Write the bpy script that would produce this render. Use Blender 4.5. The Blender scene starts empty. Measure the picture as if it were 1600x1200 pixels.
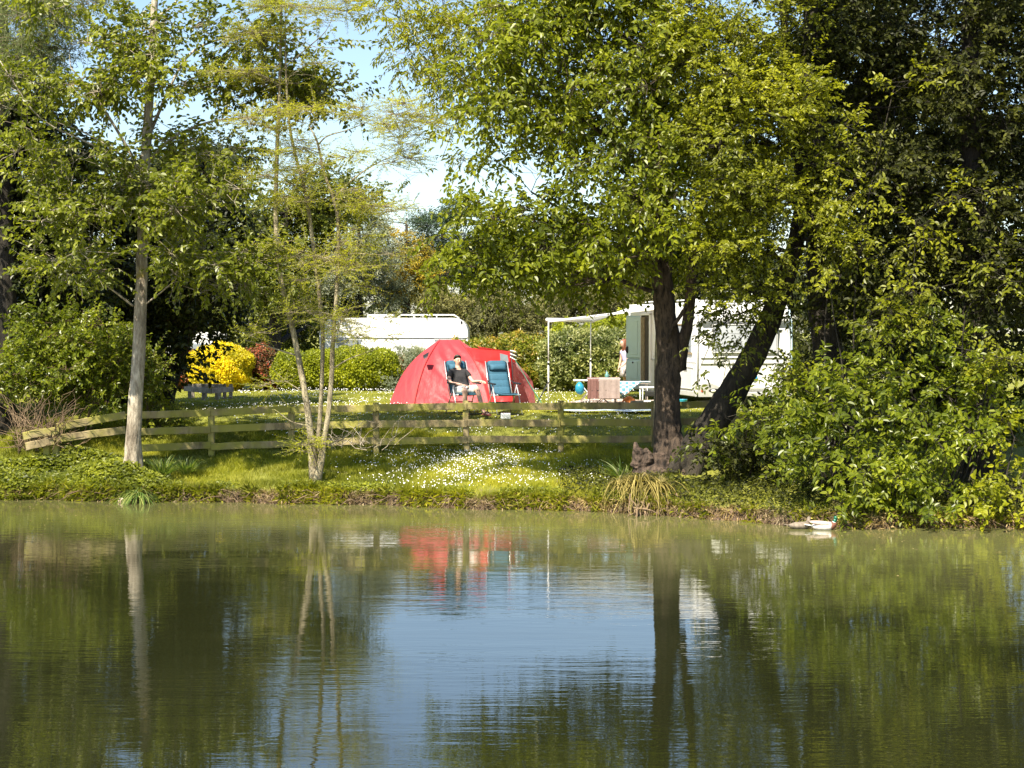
import bpy, math, zlib
import numpy as np
from mathutils import Vector, Matrix

SC = bpy.context.scene
COL = SC.collection
RG = np.random.default_rng(11)
F, EYE, HZ = 2600.0, 3.06, 510.0
PITCH = math.atan((600 - HZ) / F)

# ------------------------------------------------------------------ camera, sky, sun, exposure
cam = bpy.data.cameras.new('camera')
cam.sensor_width = 36; cam.lens = 36 * F / 1600; cam.clip_end = 3000; cam.clip_start = 0.1
co = bpy.data.objects.new('camera', cam); COL.objects.link(co)
co.location = (0, 0, EYE); co.rotation_euler = (math.pi / 2 - PITCH, 0, 0)
SC.camera = co

SUN_EL, SUN_AZ = math.radians(53), math.radians(-29)      # azimuth measured from behind the camera; negative = from the left
sdir = Vector((math.sin(SUN_AZ) * math.cos(SUN_EL), -math.cos(SUN_AZ) * math.cos(SUN_EL), math.sin(SUN_EL)))
w = bpy.data.worlds.new("World"); SC.world = w; w.use_nodes = True
nt = w.node_tree; nt.nodes.clear()
sky = nt.nodes.new('ShaderNodeTexSky'); sky.sky_type = 'NISHITA'; sky.sun_disc = False
sky.sun_elevation = SUN_EL; sky.sun_rotation = math.atan2(sdir.x, sdir.y)
sky.air_density = 1.0; sky.dust_density = 0.5; sky.ozone_density = 1.6
bg = nt.nodes.new('ShaderNodeBackground'); bg.inputs[1].default_value = 0.084
wo = nt.nodes.new('ShaderNodeOutputWorld')
nt.links.new(sky.outputs[0], bg.inputs[0]); nt.links.new(bg.outputs[0], wo.inputs[0])
sl = bpy.data.lights.new('sun', 'SUN'); sl.energy = 5.0; sl.angle = math.radians(0.53); sl.color = (1, 0.92, 0.76)
so = bpy.data.objects.new('sun', sl); COL.objects.link(so)
so.rotation_euler = sdir.to_track_quat('Z', 'Y').to_euler(); so.location = (10, -20, 30)
vs = SC.view_settings
vs.view_transform = 'Standard'; vs.look = 'None'; vs.exposure = 1.32; vs.gamma = 1; vs.use_curve_mapping = False
cy = SC.cycles
cy.max_bounces = 8; cy.diffuse_bounces = 3; cy.glossy_bounces = 3; cy.transmission_bounces = 4; cy.transparent_max_bounces = 8
cy.sample_clamp_indirect = 6; cy.use_denoising = True

# ------------------------------------------------------------------ helpers
def W(px, py, D):
    """point at depth D (metres along +Y) seen at photo pixel px, py"""
    u = -(py - 600) / F
    y = math.cos(PITCH) + u * math.sin(PITCH); z = -math.sin(PITCH) + u * math.cos(PITCH)
    s = D / y
    return np.array([(px - 800) / F * s, D, EYE + z * s])

def depth_at(py, z):
    return F * (EYE - z) / (py - HZ)

def norm(a):
    return a / np.maximum(np.linalg.norm(a, axis=-1, keepdims=True), 1e-9)

class G:
    """collects vertices and faces, then links them as ONE mesh object"""
    def __init__(s): s.V = []; s.F = []; s.A = []; s.M = []; s.n = 0
    def add(s, V, F, a=None, m=0):
        V = np.asarray(V, float)
        for f in (F if isinstance(F, list) and len(F) and isinstance(F[0], np.ndarray) and F[0].ndim == 2 else [np.asarray(F, int)]):
            s.F.append(f + s.n)
            if a is None: s.A.append(RG.random(len(f)))
            elif np.ndim(a) == 0: s.A.append(np.full(len(f), float(a)))
            else: s.A.append(np.asarray(a, float))
            s.M.append(np.full(len(f), m, int))
        s.V.append(V); s.n += len(V)
        return s
    def build(s, name, mats, parent=None, smooth=False, org=None):
        V = np.concatenate(s.V)
        if org is not None: V = V - np.asarray(org)
        me = bpy.data.meshes.new(name)
        me.vertices.add(len(V)); me.vertices.foreach_set('co', V.astype(np.float32).ravel())
        loops = np.concatenate([f.ravel() for f in s.F]); sizes = np.concatenate([np.full(len(f), f.shape[1]) for f in s.F])
        me.loops.add(len(loops)); me.loops.foreach_set('vertex_index', loops.astype(np.int32))
        me.polygons.add(len(sizes)); st = np.concatenate([[0], np.cumsum(sizes)[:-1]])
        me.polygons.foreach_set('loop_start', st.astype(np.int32))
        me.update(calc_edges=True)
        at = me.attributes.new('var', 'FLOAT', 'FACE'); at.data.foreach_set('value', np.concatenate(s.A).astype(np.float32))
        if not isinstance(mats, (list, tuple)): mats = [mats]
        for m in mats: me.materials.append(m)
        if len(mats) > 1: me.polygons.foreach_set('material_index', np.concatenate(s.M).astype(np.int32))
        me.polygons.foreach_set('use_smooth', np.full(len(sizes), smooth))
        me.validate()
        o = bpy.data.objects.new(name, me); COL.objects.link(o)
        if parent is not None: o.parent = parent
        return o

def tag(o, label=None, cat=None, group=None, kind=None):
    if label: o['label'] = label
    if cat: o['category'] = cat
    if group: o['group'] = group
    if kind: o['kind'] = kind
    return o

def thing(name, label, cat, loc=(0, 0, 0), rz=0, group=None):
    o = bpy.data.objects.new(name, None); COL.objects.link(o); o.empty_display_size = 0.2
    o.location = tuple(loc); o.rotation_euler = (0, 0, rz)
    return tag(o, label, cat, group)

def bar(g, p0, p1, w, h, c=None, up=(0, 0, 1), m=0, a=None, jit=0, seg=1):
    """chamfered beam from p0 to p1, w wide, h high"""
    p0 = np.array(p0, float); p1 = np.array(p1, float)
    d = norm(p1 - p0); up = np.array(up, float)
    if abs(d @ up) > 0.95: up = np.array([0, 1.0, 0])
    s = norm(np.cross(d, up)); u = np.cross(s, d)
    if c is None: c = min(w, h) * 0.12
    a_, b_ = w / 2, h / 2
    prof = [(a_, b_ - c), (a_ - c, b_), (-a_ + c, b_), (-a_, b_ - c), (-a_, -b_ + c), (-a_ + c, -b_), (a_ - c, -b_), (a_, -b_ + c)]
    V = []
    for k in range(seg + 1):
        p = p0 + (p1 - p0) * k / seg
        off = RG.normal(0, jit, 2) if jit else (0, 0)
        for x, y in prof: V.append(p + s * (x + off[0]) + u * (y + off[1]))
    Q = []
    for k in range(seg):
        for i in range(8):
            j = (i + 1) % 8
            Q.append((k * 8 + i, k * 8 + j, k * 8 + 8 + j, k * 8 + 8 + i))
    e = seg * 8
    g.add(V, [np.array(Q), np.array([list(range(7, -1, -1)), [e + i for i in range(8)]])], a, m)

def tube(g, pts, rad, sides=8, rough=0.0, m=0, a=None, cap=True, flare=None):
    pts = np.asarray(pts, float); n = len(pts)
    rad = np.asarray(rad, float) * np.ones(n)
    T = norm(np.gradient(pts, axis=0))
    ref = np.array([0.3, 1, 0.1]) if abs(T[0][2]) > 0.7 else np.array([0, 0, 1.0])
    s = norm(np.cross(T[0], ref)); V = []
    ang = np.arange(sides) / sides * 2 * math.pi
    lump = RG.normal(0, 1, (n, sides)) if rough else np.zeros((n, sides))
    if rough and n > 12:
        for q in range(1, n): lump[q] = .82 * lump[q - 1] + .5 * lump[q]
    for i in range(n):
        s = norm(s - T[i] * (s @ T[i])); u = np.cross(T[i], s)
        r = rad[i] * (1 + rough * lump[i])
        if flare is not None: r = r * (1 + flare[i] * (np.cos(ang * 5 + 1) * .5 + .5))
        V.append(pts[i] + np.outer(np.cos(ang) * r, s) + np.outer(np.sin(ang) * r, u))
    V = np.concatenate(V)
    i = np.arange(n - 1)[:, None] * sides; j = np.arange(sides)[None]; k = (j + 1) % sides
    Q = np.stack([i + j, i + k, i + sides + k, i + sides + j], -1).reshape(-1, 4)
    fs = [Q]
    if cap: fs.append(np.array([list(range(sides - 1, -1, -1)), [(n - 1) * sides + q for q in range(sides)]]))
    g.add(V, fs, a, m)

def sticks(g, P0, P1, r0, r1, m=0, a=None):
    """many thin straight three-sided twigs at once"""
    P0 = np.asarray(P0, float); P1 = np.asarray(P1, float); n = len(P0)
    if n == 0: return
    d = norm(P1 - P0); ref = np.where(np.abs(d[:, 2:3]) > 0.9, [[1.0, 0, 0]], [[0, 0, 1.0]])
    s = norm(np.cross(d, ref)); u = np.cross(s, d)
    r0 = np.ones(n) * r0; r1 = np.ones(n) * r1
    V = np.zeros((n, 6, 3))
    for k in range(3):
        c, q = math.cos(k * 2.0944), math.sin(k * 2.0944)
        V[:, k] = P0 + (s * c + u * q) * r0[:, None]; V[:, 3 + k] = P1 + (s * c + u * q) * r1[:, None]
    b = np.arange(n)[:, None, None] * 6
    Q = (b + np.array([[0, 1, 4, 3], [1, 2, 5, 4], [2, 0, 3, 5]])[None]).reshape(-1, 4)
    g.add(V.reshape(-1, 3), Q, a, m)

def leaves(g, P, A, N, L, Wd, simple=False, fold=0.18, curl=0.18, a=None, m=0):
    n = len(P); A = norm(A); N = norm(N - A * np.sum(N * A, -1, keepdims=True)); S = np.cross(A, N)
    L = (np.ones(n) * L)[:, None]; Wd = (np.ones(n) * Wd)[:, None]
    if a is None: a = RG.random(n)
    tip = P + A * L - N * L * curl
    if simple:
        V = np.stack([P, P + A * L * .45 + S * Wd * .5 + N * Wd * fold, tip, P + A * L * .45 - S * Wd * .5 + N * Wd * fold], 1)
        b = np.arange(n)[:, None, None] * 4
        Q = (b + np.array([[0, 1, 2], [0, 2, 3]])[None]).reshape(-1, 3)
    else:
        V = np.stack([P, P + A * L * .28 + S * Wd * .46 + N * Wd * fold, P + A * L * .66 + S * Wd * .40 + N * (Wd * fold - L * curl * .35), tip,
                      P + A * L * .66 - S * Wd * .40 + N * (Wd * fold - L * curl * .35), P + A * L * .28 - S * Wd * .46 + N * Wd * fold], 1)
        b = np.arange(n)[:, None, None] * 6
        Q = (b + np.array([[0, 1, 2, 3], [0, 3, 4, 5]])[None]).reshape(-1, 4)
    g.add(V.reshape(-1, 3), Q, np.repeat(a, 2), m)

def rvec(n, s=1.0): return norm(RG.normal(0, 1, (n, 3))) * s

# ------------------------------------------------------------------ materials
def newmat(name):
    m = bpy.data.materials.new(name); m.use_nodes = True; t = m.node_tree; t.nodes.clear()
    out = t.nodes.new('ShaderNodeOutputMaterial'); p = t.nodes.new('ShaderNodeBsdfPrincipled')
    t.links.new(p.outputs[0], out.inputs[0])
    return m, t, p, out

def ramp(t, stops, src=None):
    r = t.nodes.new('ShaderNodeValToRGB'); e = r.color_ramp.elements
    while len(e) < len(stops): e.new(0.5)
    for k, (q, c) in enumerate(stops): e[k].position = q; e[k].color = (*c, 1)
    if src is not None: t.links.new(src, r.inputs[0])
    return r.outputs[0]

def noise(t, scale, detail=3, stretch=(1, 1, 1), rough=.55, coord='Object'):
    tc = t.nodes.new('ShaderNodeTexCoord'); mp = t.nodes.new('ShaderNodeMapping'); mp.inputs['Scale'].default_value = stretch
    n = t.nodes.new('ShaderNodeTexNoise'); n.inputs['Scale'].default_value = scale; n.inputs['Detail'].default_value = detail; n.inputs['Roughness'].default_value = rough
    t.links.new(tc.outputs[coord], mp.inputs[0]); t.links.new(mp.outputs[0], n.inputs['Vector'])
    return n.outputs['Fac']

def mix(t, fac, a, b, mode='MIX'):
    n = t.nodes.new('ShaderNodeMix'); n.data_type = 'RGBA'; n.blend_type = mode
    for sock, v in ((n.inputs[0], fac), (n.inputs[6], a), (n.inputs[7], b)):
        if hasattr(v, 'links'): t.links.new(v, sock)
        elif isinstance(v, (tuple, list)): sock.default_value = (*v, 1)
        else: sock.default_value = v
    return n.outputs[2]

def mathn(t, op, a, b=0.0, clamp=False):
    n = t.nodes.new('ShaderNodeMath'); n.operation = op; n.use_clamp = clamp
    for k, v in enumerate((a, b)):
        if hasattr(v, 'links'): t.links.new(v, n.inputs[k])
        else: n.inputs[k].default_value = v
    return n.outputs[0]

def bump(t, p, h, strength=.5, dist=.01):
    b = t.nodes.new('ShaderNodeBump'); b.inputs['Strength'].default_value = strength; b.inputs['Distance'].default_value = dist
    t.links.new(h, b.inputs['Height']); t.links.new(b.outputs[0], p.inputs['Normal'])

def var_attr(t):
    a = t.nodes.new('ShaderNodeAttribute'); a.attribute_name = 'var'; return a.outputs['Fac']

def leafmat(name, dark, mid, light, trans=.4, rough=.45, patch=.5, spec=.4):
    m, t, p, out = newmat(name)
    c = ramp(t, [(0, dark), (.5, mid), (1, light)], var_attr(t))
    n = noise(t, patch, 2)
    nn = ramp(t, [(.35, (.72, .74, .8)), (.65, (1.25, 1.2, 1.05))], n)
    c = mix(t, 1.0, c, nn, 'MULTIPLY')
    t.links.new(c, p.inputs['Base Color']); p.inputs['Roughness'].default_value = rough
    p.inputs['Specular IOR Level'].default_value = spec
    tr = t.nodes.new('ShaderNodeBsdfTranslucent')
    c2 = mix(t, 1.0, c, (1.7, 1.75, .7), 'MULTIPLY'); t.links.new(c2, tr.inputs[0])
    mx = t.nodes.new('ShaderNodeMixShader'); mx.inputs[0].default_value = trans
    t.links.new(p.outputs[0], mx.inputs[1]); t.links.new(tr.outputs[0], mx.inputs[2]); t.links.new(mx.outputs[0], out.inputs[0])
    return m

def barkmat(name, a, b, lichen=None, la=.55, scale=9):
    m, t, p, out = newmat(name)
    n = noise(t, scale * 2.2, 6, (1, 1, .28), .72); n_ = noise(t, scale * .35, 4, (1, 1, .6), .6)
    c = ramp(t, [(.36, a), (.62, b)], n)
    c = mix(t, 1.0, c, ramp(t, [(.35, (.55, .52, .5)), (.6, (1.1, 1.1, 1.1))], n_), 'MULTIPLY')
    if lichen:
        k = ramp(t, [(la, (0, 0, 0)), (la + .12, (1, 1, 1))], noise(t, 2.3, 4))
        c = mix(t, k, c, lichen)
    t.links.new(c, p.inputs['Base Color']); p.inputs['Roughness'].default_value = .9
    bump(t, p, n, 1.0, .05)
    return m

def plain(name, c, rough=.5, metal=0.0, var=.12, nscale=6, bmp=0, spec=.5, trans=0):
    m, t, p, out = newmat(name)
    n = noise(t, nscale, 4)
    lo = tuple(max(0, x * (1 - var)) for x in c); hi = tuple(min(1, x * (1 + var)) for x in c)
    cc = ramp(t, [(.3, lo), (.7, hi)], n)
    t.links.new(cc, p.inputs['Base Color']); p.inputs['Roughness'].default_value = rough; p.inputs['Metallic'].default_value = metal
    p.inputs['Specular IOR Level'].default_value = spec
    if bmp: bump(t, p, noise(t, nscale * 4, 4), .5, bmp)
    if trans:
        tr = t.nodes.new('ShaderNodeBsdfTranslucent'); t.links.new(cc, tr.inputs[0])
        mx = t.nodes.new('ShaderNodeMixShader'); mx.inputs[0].default_value = trans
        t.links.new(p.outputs[0], mx.inputs[1]); t.links.new(tr.outputs[0], mx.inputs[2]); t.links.new(mx.outputs[0], out.inputs[0])
    return m

L_alder = leafmat('alder_leaf', (.045, .060, .006), (.145, .170, .010), (.30, .32, .03), .42, .38)
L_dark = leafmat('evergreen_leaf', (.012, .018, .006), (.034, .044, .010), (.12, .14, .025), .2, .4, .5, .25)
L_mid = leafmat('mid_green_leaf', (.04, .055, .006), (.10, .120, .010), (.21, .225, .025), .3)
L_lime = leafmat('lime_leaf', (.10, .12, .006), (.25, .265, .010), (.44, .43, .03), .45)
L_feather = leafmat('feathery_leaf', (.19, .20, .012), (.34, .35, .018), (.50, .50, .04), .5, .6)
L_central = leafmat('broad_leaf', (.05, .068, .005), (.155, .185, .009), (.33, .35, .025), .45, .36)
L_thorn = leafmat('small_olive_leaf', (.08, .095, .006), (.20, .215, .012), (.38, .39, .03), .45, .42)
L_shade = leafmat('shade_darkened_leaf', (.012, .015, .004), (.036, .042, .008), (.13, .14, .02), .3, .5, .5, .2)  # leaf colour darkened to carry the shade among the right-hand trees
L_elder = leafmat('elder_leaf', (.05, .075, .006), (.145, .18, .010), (.32, .345, .03), .42, .36)
L_yellow = leafmat('golden_leaf', (.26, .28, .01), (.62, .50, .012), (.82, .70, .03), .3, .5, 1.5)
L_photinia = leafmat('photinia_leaf', (.03, .06, .02), (.12, .08, .03), (.45, .10, .06), .25, .4, 3)
L_hedge = leafmat('hedge_leaf', (.09, .12, .006), (.21, .245, .010), (.38, .40, .02), .3, .45, 1)
L_laurel = leafmat('variegated_leaf', (.06, .09, .02), (.16, .19, .05), (.42, .42, .18), .25, .35, 1)
L_silver = leafmat('silver_leaf', (.14, .17, .10), (.26, .29, .19), (.46, .47, .36), .25, .6, 1)
L_orange = leafmat('golden_cypress_leaf', (.10, .11, .01), (.36, .28, .02), (.62, .40, .03), .3, .6, .7)
L_cedar = leafmat('blue_cedar_leaf', (.02, .04, .02), (.04, .075, .035), (.09, .13, .055), .15, .6)
L_olive = leafmat('olive_brown_leaf', (.07, .07, .02), (.17, .165, .05), (.33, .31, .11), .25, .6)
L_cover = leafmat('ground_cover_leaf', (.07, .09, .008), (.17, .195, .014), (.32, .34, .035), .38, .5, 1.5)
L_grass = leafmat('grass_blade', (.12, .14, .009), (.24, .255, .016), (.42, .40, .05), .38, .6, .8)
L_iris = leafmat('sword_leaf', (.05, .10, .02), (.12, .18, .04), (.28, .30, .10), .3, .45)
L_dry = leafmat('dry_grass', (.13, .09, .04), (.26, .19, .09), (.46, .36, .20), .2, .8)
B_alder = barkmat('pale_bark', (.20, .16, .11), (.56, .49, .37), (.30, .24, .04), .62, 7)
B_grey = barkmat('grey_green_bark', (.19, .155, .09), (.50, .43, .28), (.28, .26, .06), .58, 9)
B_brown = barkmat('brown_bark', (.018, .012, .008), (.13, .09, .06), (.10, .09, .025), .66, 8)
B_dark = barkmat('dark_bark', (.014, .011, .008), (.05, .04, .026), (.045, .05, .014), .62, 8)
B_twig = barkmat('brown_twig', (.14, .09, .05), (.30, .21, .12))
M_white = plain('white_paint', (.80, .80, .79), .28, var=.03, nscale=1.2)
M_offwhite = plain('caravan_side_panel', (.60, .60, .59), .35, var=.05, nscale=1.5)
M_greyplastic = plain('grey_plastic', (.46, .46, .45), .45)
M_alu = plain('aluminium', (.75, .75, .75), .32, .7, .05)
M_whitemetal = plain('white_metal', (.8, .8, .8), .35, 0, .04)
M_black = plain('black_plastic', (.012, .012, .013), .5)
M_glass = plain('acrylic_window', (.20, .23, .26), .06, var=.2, nscale=1.0, spec=.9)
M_greyglass = plain('blinded_window', (.50, .53, .58), .10, var=.08, nscale=2, spec=.8)
M_rubber = plain('rubber', (.02, .02, .02), .8)
M_darkin = plain('painted_unlit_inside', (.05, .042, .032), .9, var=.3)
M_curtain = plain('beige_curtain', (.22, .17, .10), .9, var=.35, nscale=14)

# ------------------------------------------------------------------ terrain
SX = [-14, 0, 250, 500, 750, 850, 1000, 1100, 1200, 1300, 1600]
SY = [782, 782, 785, 788, 796, 799, 803, 812, 821, 826, 827]
shx = []; shy = []
for a, b in zip(SX, SY):
    D = depth_at(b, 0); shx.append((a - 800) * D / F); shy.append(D)
shx = [-90, -30] + shx[1:] + [16, 90]; shy = [31, 30.5] + shy[1:] + [24.5, 16]
def shore(x):
    x = np.asarray(x, float)
    return np.interp(x, shx, shy) + .10 * np.sin(x * 2.1) + .06 * np.sin(x * 5.3 + 1) + .03 * np.sin(x * 13.1)
def ground(x, y):
    x = np.asarray(x, float); y = np.asarray(y, float); d = y - shore(x)
    a = np.interp(d, [-3, -.3, 0.02, .12, .35, 1.2, 4.2], [-1.2, -.35, -.06, .14, .24, .34, .66])
    b = np.interp(y, [0, 28, 32, 33.5, 35.0, 37, 48.5, 52, 90, 400], [-9, .2, .66, .95, 1.21, 1.25, 1.25, .85, .85, 1.5])
    k = np.clip((y - 31) / 2, 0, 1)
    z = a * (1 - k) + b * k
    lum = .035 * np.sin(x * 1.7 + y * .9) + .025 * np.sin(x * 3.9 - y * 2.7) + .012 * np.sin(x * 9 + y * 7)
    return z + lum * np.clip(d, 0, 1) * np.clip((36 - y) / 3, .25, 1)
ux = np.linspace(-1, 1, 361); gx = np.sign(ux) * (np.abs(ux) * 15 + np.clip(np.abs(ux) - .8, 0, 1) ** 2 * 9000)
gy = np.concatenate([np.linspace(-3, 4, 57) , np.linspace(4.15, 26, 90), np.array([30, 36, 45, 60, 90, 140, 220, 350])])
X = np.repeat(gx[None], len(gy), 0); Y = shore(X) + gy[:, None]
Y = np.where(gy[:, None] >= 30, gy[:, None] + 27, Y)
Z = ground(X, Y)
rowf = np.clip(1 - np.abs(gy[:, None] - .1) / .5, 0, 1)
Z = Z + rowf * RG.normal(0, .025, Z.shape)
V = np.stack([X, Y, Z], -1).reshape(-1, 3); ny, nx = X.shape
i = np.arange(ny - 1)[:, None] * nx; j = np.arange(nx - 1)[None]
Q = np.stack([i + j, i + j + 1, i + nx + j + 1, i + nx + j], -1).reshape(-1, 4)
m, t, p, out = newmat('turf_and_soil')
gcol = ramp(t, [(.25, (.10, .11, .015)), (.5, (.19, .195, .022)), (.75, (.29, .28, .045))], noise(t, 1.3, 6, rough=.7))
soil = ramp(t, [(.3, (.05, .032, .02)), (.7, (.17, .11, .07))], noise(t, 9, 6, rough=.7))
geo = t.nodes.new('ShaderNodeNewGeometry'); sep = t.nodes.new('ShaderNodeSeparateXYZ'); t.links.new(geo.outputs['Position'], sep.inputs[0])
hgt = mathn(t, 'ADD', sep.outputs[2], mathn(t, 'MULTIPLY', mathn(t, 'SUBTRACT', noise(t, 3.5, 4), .5), .35))
k = ramp(t, [(.16, (1, 1, 1)), (.27, (0, 0, 0))], hgt)
bare = ramp(t, [(.60, (0, 0, 0)), (.66, (.8, .8, .8))], noise(t, .9, 4))
lowk = ramp(t, [(.55, (1, 1, 1)), (.8, (0, 0, 0))], sep.outputs[2])
bare = mix(t, 1.0, bare, lowk, 'MULTIPLY')
c = mix(t, bare, gcol, soil); c = mix(t, k, c, soil)
t.links.new(c, p.inputs['Base Color']); p.inputs['Roughness'].default_value = .95
bump(t, p, noise(t, 14, 5, rough=.7), .8, .03)
g = G(); g.add(V, Q); o = g.build('ground', m, smooth=True); tag(o, kind='structure')

# water
m, t, p, out = newmat('pond_water')
murk = ramp(t, [(.3, (.010, .012, .004)), (.7, (.018, .020, .007))], noise(t, .35, 4, (1, .5, 1)))
wg_ = t.nodes.new('ShaderNodeNewGeometry'); wsep = t.nodes.new('ShaderNodeSeparateXYZ'); t.links.new(wg_.outputs['Position'], wsep.inputs[0])
drift = mathn(t, 'ADD', wsep.outputs[1], mathn(t, 'MULTIPLY', wsep.outputs[0], .45))
drift = mathn(t, 'ADD', drift, mathn(t, 'MULTIPLY', mathn(t, 'SUBTRACT', noise(t, .3, 4, (.5, 1.2, 1), .6), .5), 9.0))
drift = ramp(t, [(.0, (0, 0, 0)), (1, (1, 1, 1))], mathn(t, 'MULTIPLY', mathn(t, 'SUBTRACT', drift, 19.0), .13, True))
patchy = ramp(t, [(.57, (0, 0, 0)), (.80, (.15, .15, .15))], noise(t, .22, 5, (.55, 1.3, 1), .6))
film = mathn(t, 'MAXIMUM', drift, patchy)
c = mix(t, film, murk, (.125, .125, .045))
t.links.new(c, p.inputs['Base Color'])
rr = mathn(t, 'ADD', mathn(t, 'MULTIPLY', film, .03), .008); t.links.new(rr, p.inputs['Roughness'])
p.inputs['IOR'].default_value = 2.0; t.links.new(mathn(t, 'SUBTRACT', .5, mathn(t, 'MULTIPLY', film, .28)), p.inputs['Specular IOR Level'])
r1 = noise(t, 1.0, 2, (.9, 4.0, 1), .45); r2 = noise(t, 1.0, 2, (3.4, 17, 1), .5); r3 = noise(t, 1.0, 1, (.35, .9, 1), .4)
calm = ramp(t, [(.35, (.2, .2, .2)), (.65, (1, 1, 1))], noise(t, .16, 2, (.6, 1.6, 1)))
hh = mathn(t, 'ADD', mathn(t, 'MULTIPLY', r1, 1.0), mathn(t, 'MULTIPLY', r2, .50)); hh = mathn(t, 'MULTIPLY', hh, calm)
hh = mathn(t, 'ADD', hh, mathn(t, 'MULTIPLY', r3, 1.0))
bump(t, p, hh, 1.0, .0036)
g = G(); g.add([(-300, -60, 0), (300, -60, 0), (300, 40, 0), (-300, 40, 0)], np.array([[0, 1, 2, 3]]))
o = g.build('pond_water', m); tag(o, kind='structure')

# ------------------------------------------------------------------ plants
def crown_leaves(g, gt, clumps, crad, nleaf, sp, hub):
    """clumps (n,3) centres with radii crad; each gets twigs that carry leaves"""
    per = sp['per']; nt_ = max(1, int(nleaf / per)); nc = len(clumps)
    ci = RG.integers(0, nc, nt_)
    off = RG.normal(0, .55, (nt_, 3)) * crad[ci]
    st = clumps[ci] + off
    D = norm(norm(off / np.maximum(crad[ci], 1e-6)) * .7 + rvec(nt_, .6) + norm(clumps[ci] - hub) * .35 + np.array([0, 0, sp.get('lift', .1)]))
    if sp.get('flat'): D[:, 2] *= 1 - sp['flat']; D = norm(D)
    Ln = sp['twig'] * RG.uniform(.6, 1.3, nt_)
    if sp.get('stick', 1):
        stem0 = clumps[ci] + off * .15
        far = RG.random(nt_) < sp.get('stickfrac', .5)
        sticks(gt, stem0[far], st[far], sp.get('tr', .007), sp.get('tr', .007) * .6)
        sticks(gt, st, st + D * Ln[:, None] - np.array([0, 0, 1]) * sp['droop'] * Ln[:, None], sp.get('tr', .006) * .6, .0015)
    tt = (np.arange(per)[None] + RG.random((nt_, per))) / per
    sgn = np.where(np.arange(per) % 2 == 0, 1, -1)[None] * np.ones((nt_, per))
    U = norm(np.array([0, 0, 1.0]) * sp.get('up', 1.0) + np.array([-.28, -.5, 0]) * sp.get('face', .6) + rvec(nt_, .7))
    Sd = norm(np.cross(D, U))
    P = st[:, None] + D[:, None] * (tt * Ln[:, None])[..., None] - np.array([0, 0, 1]) * (sp['droop'] * tt ** 2 * Ln[:, None])[..., None]
    A = D[:, None] * .55 + Sd[:, None] * sgn[..., None] * .85 + RG.normal(0, .28, (nt_, per, 3)) - np.array([0, 0, 1]) * sp.get('hang', .25)
    N = U[:, None] + RG.normal(0, sp.get('scatter', .45), (nt_, per, 3))
    sc = RG.uniform(.65, 1.25, nt_ * per)
    tone = np.clip(np.repeat(RG.normal(.5, .22, nc)[ci], per) * .45 + RG.random(nt_ * per) * .55, 0, 1)
    leaves(g, P.reshape(-1, 3), A.reshape(-1, 3), N.reshape(-1, 3), sp['L'] * sc, sp['W'] * sc, sp.get('simple', False), a=tone)

def curve(p0, p1, sag=.12, n=7, wob=.04):
    p0 = np.array(p0); p1 = np.array(p1); L = np.linalg.norm(p1 - p0)
    t_ = np.linspace(0, 1, n)[:, None]
    mid = (p0 + p1) / 2 + np.array([0, 0, L * sag]) + RG.normal(0, wob, 3) * L
    c = (1 - t_) ** 2 * p0 + 2 * t_ * (1 - t_) * mid + t_ ** 2 * p1
    c[1:-1] += RG.normal(0, wob * .25, (n - 2, 3)) * L
    return c

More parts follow.
